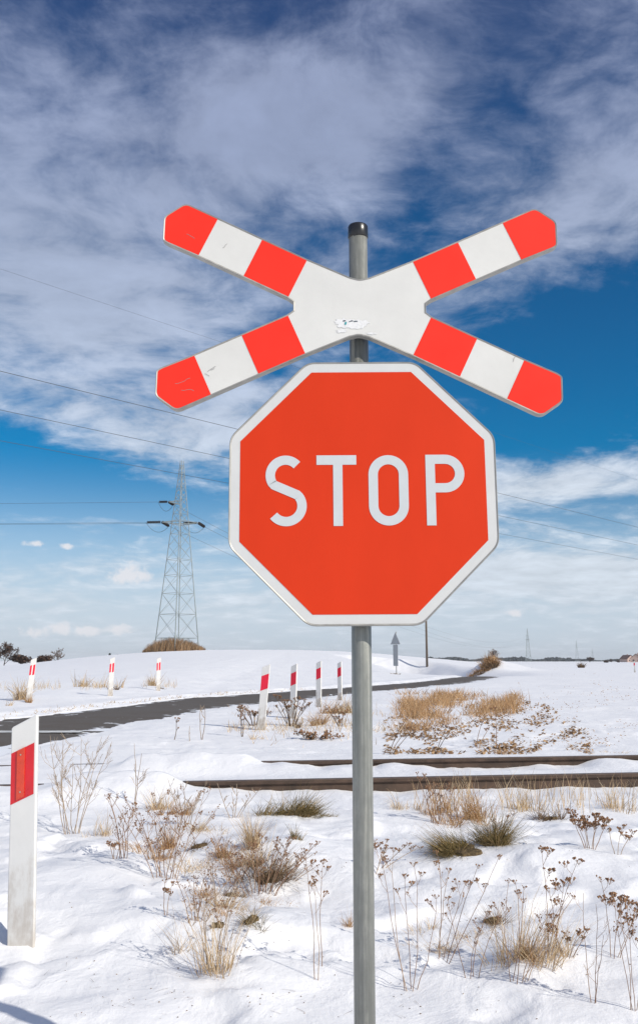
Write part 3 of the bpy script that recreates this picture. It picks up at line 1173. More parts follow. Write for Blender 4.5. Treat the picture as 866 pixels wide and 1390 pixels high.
# ------------------------------------------------------------------ pylons and wires
def pylon(loc, rz, label, h=30.8, base=3.55, thick=1.0, group=None):
    root = empty('lattice_pylon', loc, rz)
    tag(root, label, 'pylon', group)
    top = .25
    legr = .062 * thick
    br = .027 * thick

    def wdt(z): return base + (top - base) * z / h
    C = [(1, 0), (0, 1), (-1, 0), (0, -1)]    # square set corner-on
    for cx_, cy_ in C:
        b = MB()
        b.tube([(cx_ * wdt(0), cy_ * wdt(0), -.3), (cx_ * wdt(h), cy_ * wdt(h), h)], [legr * 1.35, legr * .8], 4)
        b.build('leg', M['steel'], root)
    lev = [0, 2.0]
    z = 2.0
    while z < h - .8:
        z += max(.9, wdt(z) * 1.12)
        lev.append(min(z, h))
    for k in range(4):
        b = MB()
        c0, c1 = C[k], C[(k + 1) % 4]
        for i in range(len(lev) - 1):
            a, c = lev[i], lev[i + 1]
            wa, wc = wdt(a), wdt(c)
            P = lambda cc, w_, z_: (cc[0] * w_, cc[1] * w_, z_)
            if i == 0:
                mid = ((c0[0] + c1[0]) / 2 * wc, (c0[1] + c1[1]) / 2 * wc, c)
                b.bar(P(c0, wa, a), mid, br)
                b.bar(P(c1, wa, a), mid, br)
            else:
                b.bar(P(c0, wa, a), P(c1, wc, c), br)
                b.bar(P(c1, wa, a), P(c0, wc, c), br)
            if i % 2 == 0 or i < 4:
                b.bar(P(c0, wc, c), P(c1, wc, c), br * 1.1)
        b.build('lattice_bracing', M['steel'], root)
    # two crossarm levels: long pair below, short one above
    tips = []
    for z, arms in ((20.6, ((-2.9, -.3), (2.9, .3))), (23.9, ((-1.9, -.5), ))):
        for ax, ay in arms:
            b = MB()
            w0 = wdt(z)
            for dz in (-.45, .25):
                for s in (-.5, .5):
                    b.bar((0, s * w0 * 1.2, z + dz), (ax, ay, z - .05), .05 * thick)
            for t in (.25, .5, .75):
                y0 = s * w0 * 1.2 * (1 - t)
                b.bar((ax * t, -w0 * .6 * (1 - t) + ay * t, z - .45 * (1 - t)), (ax * t, w0 * .6 * (1 - t) + ay * t, z + .25 * (1 - t)), .03 * thick)
                b.bar((ax * t, w0 * .6 * (1 - t) + ay * t, z - .45 * (1 - t)), (ax * t, -w0 * .6 * (1 - t) + ay * t, z + .25 * (1 - t)), .03 * thick)
            b.build('crossarm', M['steel'], root)
            tips.append(Vector((ax, ay, z - .05)))
    return root, tips


def insulator_string(a, d, ln, root, r=.14):
    b = MB()
    d = d.normalized()
    n = 9
    pts, rr = [], []
    for i in range(n):
        t0 = .25 + (ln - .35) * i / n
        pts += [a + d * t0, a + d * (t0 + .02), a + d * (t0 + (ln - .35) / n * .6)]
        rr += [r * .5, r, r * .6]
    b.tube([a, a + d * .25], .03, 4)
    b.tube(pts, rr, 8)
    b.tube([a + d * (ln - .12), a + d * ln], .03, 4)
    return b.build('insulator_string', M['insul'], root)


def wire(pts, label, group, r=.028):
    b = MB()
    c = Vector(pts[0])
    b.tube([Vector(p) - c for p in pts], r, 5)
    o = b.build('power_wire', M['wire'], None, True)
    o.location = c
    tag(o, label, 'power line', group)
    return o


def catenary(a, b, sag, n=40):
    a, b = Vector(a), Vector(b)
    return [a.lerp(b, i / n) - Vector((0, 0, sag * 4 * (i / n) * (1 - i / n))) for i in range(n + 1)]


pb = at_depth(240, 150)
py_root, tips = pylon(pb, R(4), 'tall grey lattice pylon on the hill left of the stop sign', thick=1.0)
far_spots = [(717, 880, 'faint grey pylon on the horizon, nearest to the right of the sign', R(30)),
             (783, 1420, 'smaller faint pylon on the horizon, second to the right', R(30)),
             (804, 2300, 'smallest faint pylon on the far horizon by the treeline', R(30))]
FP = []
proto = None
for px, y, lab, rz in far_spots:
    p = at_depth(px, y)
    if proto is None:
        proto, ft = pylon(p, rz, lab, thick=2.3, group='faint pylons on the horizon')
        c = proto
    else:
        c = copy_thing(proto)
        c.location = p
        c['label'] = lab
    FP.append((p, rz))


def wires():
    Rz = Matrix.Rotation(R(4), 3, 'Z')
    for i, t in enumerate(tips):
        wpos = pb + Rz @ t
        # span to the left: towards the next pylon of the line, far off the picture
        endL = Vector((-330, 132, wpos.z + (2.5, 3.2, 2.0)[i]))
        dL = (endL - wpos)
        dL.z = -dL.length * .03
        # span to the right: away to the pylon on the horizon
        q, rz = FP[0]
        tt = Matrix.Rotation(rz, 3, 'Z') @ t
        endR = q + tt
        dR = (endR - wpos)
        dR.z = -dR.length * .12
        ln = 2.6 if i != 2 else 1.7
        inv = Rz.transposed()
        insulator_string(t, inv @ dL, ln, py_root, .27)
        insulator_string(t, inv @ dR, ln, py_root, .27)
        L0 = wpos + dL.normalized() * ln
        R0 = wpos + dR.normalized() * ln
        wire(catenary(L0, endL, 2.2), ('faint wire leaving the pylon left at the lower arm, the lower one', 'faint wire leaving the pylon left at the lower arm, the upper one',
                                       'faint wire leaving the pylon left from its upper arm')[i], 'wires strung from the lattice pylon', .022)
        wire(catenary(R0, endR, 13, 80), ('faint wire dropping right from the left lower arm of the pylon', 'faint wire dropping right from the right lower arm of the pylon',
                                          'faint wire dropping right from the upper arm of the pylon')[i], 'wires strung from the lattice pylon', .022)
        # jumper loop under the arm tip
        b = MB()
        A, B = t + (inv @ dL).normalized() * ln, t + (inv @ dR).normalized() * ln
        b.tube([A.lerp(B, k / 10) - Vector((0, 0, 1.3 * 4 * (k / 10) * (1 - k / 10))) for k in range(11)], .03, 4)
        b.build('jumper_cable', M['wire'], py_root)
    # overhead line crossing the sky from the upper left to the right horizon
    dirv = Vector((.9272, 1.0192, 0)).normalized()
    for (px, py, hz, lab, r) in ((320, 582, 14.0, 'topmost clear wire crossing the sky behind the left cross arm', .016),
                                 (305, 621, 14.0, 'middle wire of the three slanting across the sky to the stop sign', .016),
                                 (300, 654, 14.0, 'lowest of the three slanting wires, passing just over the pylon top', .016),
                                 (200, 431, 19.0, 'very faint high wire above the left cross arm', .006)):
        d = ray(px, py)
        k = hz / d.z
        P = Vector((d.x * k, d.y * k, CZ + hz))
        wire([P + dirv * (-90 + 26 * j) + Vector((0, 0, 0.0)) for j in range(40)], lab, 'wires slanting across the sky', r)


wires()


# ------------------------------------------------------------------ trees and far things
def tree_mesh(seed, h, spread, trunk_h, levels=5, twig=.02, leaves=0, leaf=.12, droop=0.0):
    rnd = random.Random(seed)
    tr, cr, lf = MB(), MB(), MB()

    def grow(p, d, ln, r, lv):
        n = 3
        pts = [p]
        q, dd = p.copy(), d.copy()
        for i in range(n):
            dd = (dd + Vector((rnd.uniform(-.16, .16), rnd.uniform(-.16, .16), rnd.uniform(-.05, .12) - droop))).normalized()
            q = q + dd * ln / n
            pts.append(q.copy())
        (tr if lv <= 1 else cr).tube(pts, [r, r * .85, r * .7, r * .58], 6 if lv < 2 else 3, 0, False)
        if lv >= levels:
            for _ in range(leaves):
                c = pts[rnd.randint(1, 3)] + Vector((rnd.gauss(0, .14), rnd.gauss(0, .14), rnd.gauss(0, .12)))
                a = Vector((rnd.gauss(0, 1), rnd.gauss(0, 1), rnd.gauss(0, 1))).normalized() * leaf
                b = a.cross(Vector((rnd.gauss(0, 1), rnd.gauss(0, 1), rnd.gauss(0, 1)))).normalized() * leaf * .6
                lf.add([tuple(c - a), tuple(c + b), tuple(c + a), tuple(c - b)], [(0, 1, 2, 3)])
            return
        k = rnd.choice((3, 4)) if lv < 3 else rnd.choice((2, 3, 3))
        for j in range(k):
            src = pts[3] if j == 0 else pts[rnd.choice((1, 2, 2, 3))]
            az = rnd.uniform(0, 2 * math.pi)
            side = Vector((math.cos(az), math.sin(az), .12)) * spread
            nd = (dd * (1.0 if j == 0 else .75) + side * rnd.uniform(.5, 1.0) * (.4 if j == 0 else 1)).normalized()
            grow(src, nd, ln * rnd.uniform(.62, .82), max(r * .56, twig), lv + 1)
    grow(Vector((0, 0, -.2)), Vector((rnd.uniform(-.05, .05), 0, 1)), trunk_h, h * .022, 0)
    return tr, cr, lf


def tree(px, y, top_py, label, seed, kind='bare', spread=.8, group=None, width=1.0, name='bare_tree', cat='tree', m2='twig'):
    p = at_depth(px, y)
    d = ray(px, top_py)
    ztop = CZ + d.z / d.y * y
    h = max(ztop - p.z, 1.0)
    root = empty(name, p, random.uniform(0, 6))
    tag(root, label, cat, group)
    if kind == 'fir':
        b = MB()
        b.tube([(0, 0, -.2), (0, 0, h * .95)], [h * .02, .01], 6)
        b.build('trunk', M['bark'], root)
        b = MB()
        rnd = random.Random(seed)
        for i in range(900):
            t = rnd.random() ** .8
            rr = h * .24 * (1 - t) * rnd.uniform(.5, 1)
            a = rnd.uniform(0, 2 * math.pi)
            c = Vector((math.cos(a) * rr, math.sin(a) * rr, h * (.12 + .88 * t) - rr * .2))
            v = Vector((math.cos(a), math.sin(a), -.3)) * .28
            w = Vector((-math.sin(a), math.cos(a), 0)) * .09
            b.add([tuple(c - w), tuple(c + w), tuple(c + v)], [(0, 1, 2)])
        b.build('crown', M['conifer'], root)
        return root
    tr, cr, lf = tree_mesh(seed, h, spread, h * .30, 5, .014 * y / 100, 3 if kind == 'leafy' else 0, .13)
    zmax = max(v[2] for v in cr.v)
    k = h / zmax
    for b_ in (tr, cr, lf): b_.v = [(x * k * width, y_ * k * width, z * k) for x, y_, z in b_.v]
    tr.build('trunk', M['bark'], root)
    if kind == 'leafy':
        nb = len(cr.f)
        off = len(cr.v)
        cr.v += lf.v
        cr.f += [tuple(i + off for i in f) for f in lf.f]
        cr.m = [0] * nb + [1] * len(lf.f)
        cr.build('crown', [M['bark'], M['dead_leaf']], root)
    else:
        cr.build('crown', M[m2], root)
    return root


GT = 'trees behind the hill on the left'
tree(6, 175, 871, 'dark brown leafy tree at the left edge, tallest of the group behind the hill', 3, 'leafy', .9, GT, 1.0, 'leafy_tree')
tree(-14, 180, 878, 'dark tree cut by the left edge of the picture', 4, 'leafy', .9, GT, 1.1, 'leafy_tree')
tree(32, 176, 890, 'low dark shrub just right of the dark leafy tree', 5, 'leafy', 1.1, GT, 1.8, 'leafy_shrub', 'shrub')
tree(57, 178, 891, 'low dark shrub left of the pale bare tree', 6, 'leafy', 1.1, GT, 1.8, 'leafy_shrub', 'shrub')
tree(77, 182, 879, 'pale bare tree with a wide fan of twigs behind the hill', 7, 'bare', 1.0, GT, 1.3)
tree(149, 200, 886.5, 'dark fir top showing over the snowy hill, the taller of two', 8, 'fir', group='fir tops over the hill', name='fir_tree')
tree(160, 205, 888, 'dark fir top showing over the snowy hill, the shorter of two', 9, 'fir', group='fir tops over the hill', name='fir_tree')
tree(672, 260, 880, 'thin bare tree beyond the brown brush mound', 12, 'bare', .8, None, 1.2)


def far_wood():
    rnd = random.Random(5)
    b = MB()
    for i in range(900):
        px = 560 + 330 * (i / 900.) + rnd.uniform(-1, 1)
        y = rnd.uniform(1500, 1700)
        p = at_depth_fast(px, y)
        hh = rnd.uniform(3.0, 5.5) * (1.1 + .5 * math.sin(px * .11) * math.sin(px * .037))
        if px > 775: hh *= .55
        n = 7
        r = rnd.uniform(2.5, 5)
        vs = []
        for l, (zz, rr) in enumerate(((-.5, .8), (.35, 1.05), (.75, .8), (1.0, .3))):
            for k in range(n):
                a = 2 * math.pi * k / n
                q = rr * r * rnd.uniform(.75, 1.2)
                vs.append((p[0] + math.cos(a) * q, p[1] + math.sin(a) * q, p[2] + hh * zz * rnd.uniform(.85, 1.15)))
        fs = [(l * n + k, l * n + (k + 1) % n, (l + 1) * n + (k + 1) % n, (l + 1) * n + k) for l in range(3) for k in range(n)]
        fs.append(tuple(3 * n + k for k in range(n)))
        b.add(vs, fs)
    tag(b.build('far_wood', M['farwood']), 'blue grey band of far woods along the right horizon', 'far wood', kind='stuff')


def at_depth_fast(px, y):
    return ((px - 433) / F0 * y * math.cos(PITCH), y, .2)


far_wood()

bushes = [(800, 620, 892, 'round dark bush on the far field, left of the small bushes'), (838, 600, 896, 'dark bush left of the farmhouses on the horizon'),
          (829, 700, 894.5, 'tall dark far tree left of the farmhouses'), (822, 500, 899, 'low grey bush on the far field below the treeline')]
for i, (px, y, tp, lab) in enumerate(bushes):
    tree(px, y, tp, lab, 20 + i, 'leafy', 1.1, 'bushes dotted over the far field', 1.5, 'leafy_shrub', 'shrub')


def house(px, y, w, d, hw, hr, rz, label):
    p = at_depth(px, y)
    root = empty('farmhouse', p, rz)
    tag(root, label, 'house', 'farmhouses on the right horizon')
    b = MB()
    b.prism([(-w / 2, -.3), (w / 2, -.3), (w / 2, hw), (0, hw + hr * .96), (-w / 2, hw)], -d / 2, d / 2)
    b.build('wall', M['wall'], root)
    b = MB()
    for s in (-1, 1):
        x0, z0, x1, z1 = s * (w / 2 + .4), hw - .25, 0, hw + hr
        b.add([(x0, -d / 2 - .4, z0), (x1, -d / 2 - .4, z1), (x1, d / 2 + .4, z1), (x0, d / 2 + .4, z0),
               (x0, -d / 2 - .4, z0 + .25), (x1, -d / 2 - .4, z1 + .25), (x1, d / 2 + .4, z1 + .25), (x0, d / 2 + .4, z0 + .25)],
              [(0, 1, 2, 3), (4, 7, 6, 5), (0, 4, 5, 1), (3, 2, 6, 7), (0, 3, 7, 4)])
    rf = b.build('roof', M['roof'], root)
    b = MB()
    b.box((w * .15, d * .1, hw + hr), (.7, .7, 1.6))
    b.build('chimney', M['wall'], rf)
    for k in (-1, 1):
        b = MB()
        b.box((k * w * .22, -d / 2 - .02, hw * .5), (1.1, .1, 1.3))
        b.build('window', M['glass'], root)


house(851, 760, 9, 7, 2.6, 2.8, R(35), 'low pinkish farmhouse with dark roof, left of two on the horizon')
house(863, 700, 8, 7, 2.6, 3.4, R(-20), 'pinkish gabled farmhouse at the right edge on the horizon')


# ------------------------------------------------------------------ plants
def tuft(name, label, px, py, hpx, wpx, m='straw', n=90, lean=.35, curve=.7, bw=None, group=None, dirx=0.0, soil=0, loc=None, depth=.7, cat='grass tuft'):
    """a tuft of dead grass; with soil > 0 it stands on an uneven patch of matted thatch that the snow leaves bare"""
    p = loc or ground_at(px, py)
    sc = (p.y * math.cos(PITCH) + (p.z - CZ) * math.sin(PITCH)) / F0        # metres per photo pixel there
    h, w = hpx * sc, wpx * sc
    rnd = random.Random(int(px * 31 + py))
    if loc is None and p.y < 9 and name == 'grass_tuft': n, w = int(n * 1.7), w * 1.12
    b = MB()
    bw = bw or max(.0024, .85 * sc)
    # a few sub-clumps make the outline uneven
    subs = [(rnd.gauss(0, .20) * w, rnd.gauss(0, .16) * w * depth, rnd.uniform(.10, .24) * w, rnd.uniform(.55, 1.1), rnd.uniform(-.5, .5)) for _ in range(5 if n > 60 else 2)]
    for i in range(n):
        sx, sy, sr, sh, sd_ = rnd.choice(subs)
        a = rnd.uniform(0, 2 * math.pi)
        rr = math.sqrt(rnd.random())
        ox, oy = sx + math.cos(a) * rr * sr, sy + math.sin(a) * rr * sr * depth
        gz = ground_z(p.x + ox, p.y + oy) - p.z
        az = math.atan2(math.sin(a) * rr + rnd.gauss(0, .35), math.cos(a) * rr + rnd.gauss(0, .4) + dirx * 1.2 + sd_)
        ln = h * sh * rnd.uniform(.4, 1.45)
        cv = curve * rnd.uniform(-.1, 1.9)
        ld = abs(rnd.gauss(lean * (.4 + rr), .2))
        if rnd.random() < .20: cv += 1.1                      # broken, hanging over
        if soil >= 30 and rnd.random() < .45: ld, cv = rnd.uniform(.9, 1.5), rnd.uniform(-.4, .5)   # flattened by snow
        b.blade((ox, oy, gz - .012), az, ld, ln, bw * rnd.uniform(.6, 1.25), cv, face=rnd.uniform(-1.1, 1.1))
    mats = [M[m]]
    if soil >= 30 and loc is None:
        mats.append(M['thatch'])
        k = 22
        f = .22 if soil < 150 else .30
        ph = [rnd.uniform(0, 6.28) for _ in range(4)]
        vs = [(subs[0][0] * .3, 0, ground_z(p.x + subs[0][0] * .3, p.y) - p.z + .02)]
        for ring in (.55, .9, 1.0):
            for j in range(k):
                a = 2 * math.pi * j / k
                q = w * f * ring * (1 + .22 * math.sin(2 * a + ph[0]) + .16 * math.sin(3 * a + ph[1]) + .12 * math.sin(5 * a + ph[2]) + rnd.uniform(-.08, .08))
                x, y = math.cos(a) * q, math.sin(a) * q * depth
                vs.append((x, y, ground_z(p.x + x, p.y + y) - p.z + (.016 if ring < .95 else -.012) + rnd.uniform(-.003, .003)))
        fs = [(0, 1 + j, 1 + (j + 1) % k) for j in range(k)]
        for r_ in (0, 1):
            fs += [(1 + r_ * k + j, 1 + (r_ + 1) * k + j, 1 + (r_ + 1) * k + (j + 1) % k, 1 + r_ * k + (j + 1) % k) for j in range(k)]
        b.add(vs, fs, 1)
    o = b.build(name, mats)
    o.location = p
    return tag(o, label, cat, group)


def weed(label, px, py, hpx, wpx, stems=4, heads=8, lean=0.0, m='stem', head=.005, twigs=3, seed=0, loc=None, r=None, flat=True, group=None, name='dry_weed', spread=1.0, cl=7):
    """dead flowering weed: thin stems that fork near the top into clusters of brown seed heads"""
    p = loc or ground_at(px, py)
    sc = (p.y * math.cos(PITCH) + (p.z - CZ) * math.sin(PITCH)) / F0
    h, w = hpx * sc, wpx * sc
    rnd = random.Random(int(px * 17 + py) + seed)
    sb, hbs = MB(), []
    r = r or max(.0011, .42 * sc)

    def cluster(c):
        k = rnd.randint(max(2, cl - 3), cl + 2)
        hb = MB()
        hbs.append(hb)
        for i in range(k):
            a = rnd.uniform(0, 6.28)
            rr = rnd.uniform(.3, 1.0) * head * 3.0
            q = c + Vector((math.cos(a) * rr, math.sin(a) * rr, (rnd.uniform(-.2, .5) if flat else rnd.uniform(-1.2, 1.0)) * head * 1.6))
            sb.tube([c - Vector((0, 0, head * 2.4)), q], r * .5, 3, 0, False)
            hb.lump(q, head * rnd.uniform(.6, 1.1), 0, .75)
    loose = []
    for s in range(stems):
        t = (s + .5) / stems * 2 - 1
        tx = (t * .5 + rnd.uniform(-.12, .12)) * w + lean * h
        ty = rnd.uniform(-.2, .2) * w
        hh = h * rnd.uniform(.6, 1.0) if s else h
        bx, by = t * .10 * w * spread, rnd.uniform(-.06, .06) * w
        z0 = ground_z(p.x + bx, p.y + by) - p.z - .02
        pts = []
        bow = rnd.uniform(-.10, .10) * h
        for i in range(7):
            u = i / 6
            pts.append(Vector((bx + (tx - bx) * u ** 1.25 + bow * math.sin(u * math.pi) * .5 + rnd.gauss(0, .006) * h, by + (ty - by) * u + rnd.gauss(0, .006) * h, z0 + (hh - z0) * u)))
        sb.tube(pts, [r * 1.35, r * 1.25, r * 1.1, r, r * .9, r * .75, r * .6], 4, 0, False)
        if heads: cluster(pts[-1])
        for k in range(twigs):
            top_only = heads and flat
            i = rnd.randint(4, 5) if top_only else rnd.randint(2, 5)
            q = pts[i]
            side = rnd.choice((-1, 1))
            ln = h * (rnd.uniform(.07, .19) if top_only else rnd.uniform(.10, .30))
            d = Vector((side * rnd.uniform(.35, .9), rnd.uniform(-.4, .4), rnd.uniform(.6, 1.1))).normalized()
            tp = [q, q + d * ln * .5, q + (d + Vector((0, 0, .3))).normalized() * ln]
            sb.tube(tp, [r * .75, r * .65, r * .5], 3, 0, False)
            if heads and rnd.random() < .75: cluster(tp[-1])
            elif heads: loose.append((tp[-1], head * .8))
            for _ in range(2 if heads else 4):
                qq = tp[0].lerp(tp[2], rnd.uniform(.3, .9))
                dd = (d + Vector((rnd.uniform(-.8, .8), rnd.uniform(-.5, .5), rnd.uniform(-.1, .4)))).normalized()
                sb.tube([qq, qq + dd * ln * rnd.uniform(.2, .45)], [r * .5, r * .4], 3, 0, False)
                if heads: loose.append((qq + dd * ln * .3, head * rnd.uniform(.4, .8)))
    root = empty(name, p)
    tag(root, label, 'dead weed', group)
    sb.build('stems', M[m], root)
    for hb in hbs[:95]: hb.build('seed_head', M['seed'], root)
    if loose:
        hb = MB()
        for q, rr in loose: hb.lump(q, rr)
        tag(hb.build('small_buds', M['seed'], root), kind='stuff')
    return root


GW = 'dead weeds standing in the foreground snow'
# left foreground
weed('tall pale twiggy weed rising right beside the large white guide post', 98, 1132, 130, 95, 9, 0, .02, 'stem_pale', twigs=7, seed=1, group=GW)
weed('thin single weed stalk rising toward the road, left of the straw clump', 184, 1092, 80, 22, 2, 0, 0, 'stem_pale', twigs=3, group=GW)
weed('widest branching reddish weed leaning right over the left snow', 225, 1192, 112, 150, 11, 5, .05, 'stem', .0065, 5, 2, group=GW, flat=False, cl=3)
weed('leaning weed twigs on the left edge of the wide branching weed', 168, 1165, 80, 60, 5, 3, -.1, 'stem', .005, 4, 5, group=GW, flat=False, cl=2)
tuft('grass_tuft', 'small straw tuft above the wide branching weed at left', 212, 1098, 30, 44, 'straw', 70)
tuft('grass_tuft', 'curled tan tuft right of the straw tuft, below the rail end', 240, 1106, 24, 36, 'tan', 90, dirx=.6, soil=10)
tuft('grass_tuft', 'narrow tan tuft hanging in the middle of the wide branching weed', 226, 1152, 44, 22, 'tan', 90, soil=12)
tuft('grass_tuft', 'tan tuft at the foot of the wide branching weed', 206, 1166, 24, 40, 'tan', 80, soil=20)
tuft('grass_tuft', 'straw fringe at the foot of the pale twiggy weed', 125, 1136, 34, 46, 'straw', 36, lean=.25)
weed('tiny sprig with dark seed heads lying on open snow at left', 156, 1166, 22, 22, 3, 6, 0, 'stem', .0065, 2, group=GW)
weed('short sprig with dark heads alone on snow, below the branching weed', 226, 1243, 46, 26, 2, 6, .06, 'stem', .0065, 2, group=GW)
tuft('grass_tuft', 'round brown tuft between the branching weed and the dark bushy weed', 303, 1162, 34, 36, 'tan', 130, lean=.5, soil=30)
tuft('grass_tuft', 'upright straw tuft above the dark bushy weed', 348, 1150, 44, 34, 'straw', 140, lean=.3, soil=16)
tuft('grass_tuft', 'dark matted brown tuft inside the bushy weed', 364, 1196, 56, 66, 'brown', 380, lean=.8, soil=80, depth=1.1)
tuft('grass_tuft', 'yellowish tuft behind the matted brown one', 345, 1178, 40, 46, 'straw', 120, lean=.45, soil=30)
weed('dense dark bushy weed with black seed heads spreading right', 362, 1212, 78, 110, 12, 7, .35, 'stem', .0055, 3, 3, group=GW, cl=3)
weed('dark stems bending left from the bushy weed', 345, 1215, 70, 100, 6, 4, -.22, 'stem', .005, 3, 8, group=GW, cl=3)
tuft('grass_tuft', 'long green grass tuft just below the front rail, left of the sign post', 398, 1106, 36, 90, 'green', 620, lean=.6, curve=.6, depth=.5, soil=60, dirx=.5)
tuft('grass_tuft', 'green grass blades trailing right at the end of the long tuft', 434, 1108, 18, 34, 'green', 120, lean=.9, curve=.5, dirx=.8, depth=.5, soil=10)
tuft('grass_tuft', 'very small green tuft with one upright straw, under the long green tuft', 402, 1139, 20, 14, 'green', 60, soil=14)
tuft('grass_tuft', 'olive tuft pressed in a snow hollow, left of centre', 342, 1250, 26, 34, 'green', 170, lean=.7, soil=60)
tuft('grass_tuft', 'brown strip of flattened grass above the olive tuft', 316, 1218, 24, 40, 'brown', 130, lean=.7, soil=50)
tuft('grass_tuft', 'brown grass clump at the tip of the branching twigs, left of the flattened strip', 282, 1216, 22, 34, 'tan', 80, lean=.6, soil=26)
weed('cream twigs arching over the flattened brown strip', 300, 1232, 80, 90, 7, 3, .12, 'stem_pale', .005, 3, 9, group=GW, cl=2)
tuft('tall_grass', 'largest clump of tall thin straw at the bottom, left of the sign post', 292, 1322, 110, 100, 'straw', 110, lean=.30, curve=.35, bw=.0028, soil=10)
weed('fine stalks with small seeds standing in the tall thin straw', 286, 1318, 112, 88, 9, 3, .02, 'stem_pale', .0045, 3, 4, group=GW, cl=2)
tuft('grass_tuft', 'dark matted spot in the middle of the tall thin straw', 296, 1258, 18, 30, 'brown', 90, lean=.8, soil=40)
weed('nearest dark slender weed left of the sign post, lower stalks bare', 430, 1330, 165, 36, 2, 7, -.05, 'stem', .0062, 2, 1, group=GW)
weed('slender weed with one flat seed head beside the sign post', 437, 1312, 135, 22, 1, 8, .02, 'stem', .006, 3, 2, group=GW)
tuft('grass_tuft', 'small brown leaf bundle touching the left side of the sign post', 474, 1258, 26, 16, 'tan', 40, soil=6)
# right foreground
weed('umbel weed nearest right of the sign post with flat brown heads', 557, 1345, 190, 80, 5, 9, .0, 'stem', .0056, 2, 3, group=GW)
weed('arching weed with pale seed tufts at the right side of the sign post', 512, 1182, 40, 74, 5, 6, .55, 'stem_pale', .006, 2, 6, group=GW)
tuft('grass_tuft', 'curved straw tuft over a snow lump at the bottom edge, right of the post', 592, 1292, 30, 62, 'straw', 120, lean=.9, curve=.9, dirx=-.2, soil=12)
weed('umbel weed with clustered heads left of the big straw clump', 600, 1302, 140, 84, 5, 10, .26, 'stem', .0062, 2, 11, group=GW)
weed('bare crossing stems between the umbel weeds, low at the bottom', 640, 1326, 100, 90, 4, 3, .1, 'stem', .005, 3, 13, group=GW, cl=3)
tuft('grass_tuft', 'big dark green tuft in a snow hollow, largest right of the sign post', 628, 1156, 44, 76, 'green', 1000, lean=.95, curve=.6, soil=170, depth=1.0, dirx=-.7)
tuft('grass_tuft', 'brown half of the big tuft, on its right', 664, 1146, 50, 50, 'green', 560, lean=.5, curve=.8, soil=90, depth=.9)
weed('thin seed stalks leaning right out of the big dark green tuft', 672, 1146, 44, 56, 5, 3, .2, 'stem_pale', .0045, 2, 14, group=GW, cl=2)
weed('reddish weed cluster standing before the front rail, right of the post', 592, 1118, 66, 60, 9, 4, -.02, 'stem', .006, 4, 15, group=GW, cl=3)
tuft('grass_tuft', 'tan fringe at the foot of the reddish cluster', 598, 1104, 36, 60, 'tan', 90, lean=.2)
tuft('grass_tuft', 'upright tan tuft behind the big dark green tuft', 652, 1112, 40, 46, 'tan', 120, lean=.25, soil=20)
tuft('grass_tuft', 'dark low tuft below the rail, between the big green tuft and the brown umbels', 748, 1112, 34, 34, 'brown', 120, lean=.6, soil=40)
tuft('grass_tuft', 'straw fringe along the snow ridge right of centre', 720, 1100, 30, 80, 'straw', 70, lean=.2)
tuft('grass_tuft', 'straw fringe before the rail at the right edge', 830, 1098, 34, 74, 'straw', 60, lean=.2)
weed('bushy weed crowded with dark brown umbels on the right slope', 800, 1152, 50, 66, 7, 12, .06, 'stem', .0095, 4, 16, group=GW, cl=8)
weed('light brown umbel weed right of the crowded one, near the right edge', 838, 1160, 46, 44, 3, 10, .10, 'stem_pale', .008, 2, 17, group=GW)
weed('tall umbel weed with the highest dark cluster, over the big straw clump', 748, 1286, 128, 64, 4, 12, .10, 'stem', .0085, 2, 18, group=GW)
tuft('tall_grass', 'big fan of straw and stems at the bottom right of centre', 708, 1300, 96, 130, 'straw', 230, lean=.45, curve=.5, bw=.0028, dirx=.25, soil=20)
tuft('grass_tuft', 'matted brown clump at the left foot of the big fan', 668, 1252, 26, 46, 'brown', 160, lean=.7, soil=60)
tuft('grass_tuft', 'golden tuft at the bottom foot of the big fan', 712, 1298, 34, 40, 'tan', 150, lean=.4, soil=30)
weed('stems with small clusters rising through the big fan', 704, 1334, 128, 120, 7, 5, .25, 'stem', .005, 2, 19, group=GW, cl=4)
weed('lone bare stem between the big fan and the right edge weeds', 806, 1362, 140, 34, 3, 0, .06, 'stem', .005, 2, 20, group=GW)
weed('umbel weed at the bottom right edge with rich brown heads', 834, 1300, 100, 66, 4, 10, .18, 'stem', .0078, 4, 21, group=GW)
weed('thin weed crossing the bottom right corner', 860, 1372, 150, 40, 4, 6, -.05, 'stem', .006, 3, 22, group=GW)
weed('low curling sprigs at the bottom between fan and corner', 770, 1300, 40, 60, 5, 6, .0, 'stem', .0065, 2, 23, group=GW)
tuft('grass_tuft', 'tiny pale orange leaf bits on the snow right of the big green tuft', 679, 1163, 8, 16, 'straw', 22, lean=.9, bw=.006)
tuft('grass_tuft', 'wide straw mat across the middle of the left weed patch', 262, 1180, 34, 90, 'straw', 120, lean=.8, curve=.9, depth=.9)
tuft('grass_tuft', 'straw mat between the dark bushy weed and the tall thin straw', 325, 1236, 40, 80, 'straw', 120, lean=.7, curve=.9, depth=.9)
tuft('grass_tuft', 'pale loose straw right of the matted brown tuft', 386, 1186, 30, 50, 'straw', 70, lean=.8, curve=.8)
tuft('grass_tuft', 'loose straw hanging over the snow above the big green tuft', 612, 1120, 34, 70, 'tan', 90, lean=.6, curve=1.0)
tuft('tall_grass', 'thin straw blades leaning right beyond the big fan', 768, 1300, 70, 60, 'straw', 46, lean=.5, curve=.4, bw=.0026, dirx=.4)
weed('pale wiry twigs behind the tan tufts, below the left end of the front rail', 250, 1120, 62, 84, 7, 0, .1, 'stem_pale', twigs=5, seed=51, group=GW)
weed('pale wiry twigs before the rail, left of the long green tuft', 318, 1110, 46, 60, 5, 0, .15, 'stem_pale', twigs=4, seed=52, group=GW)
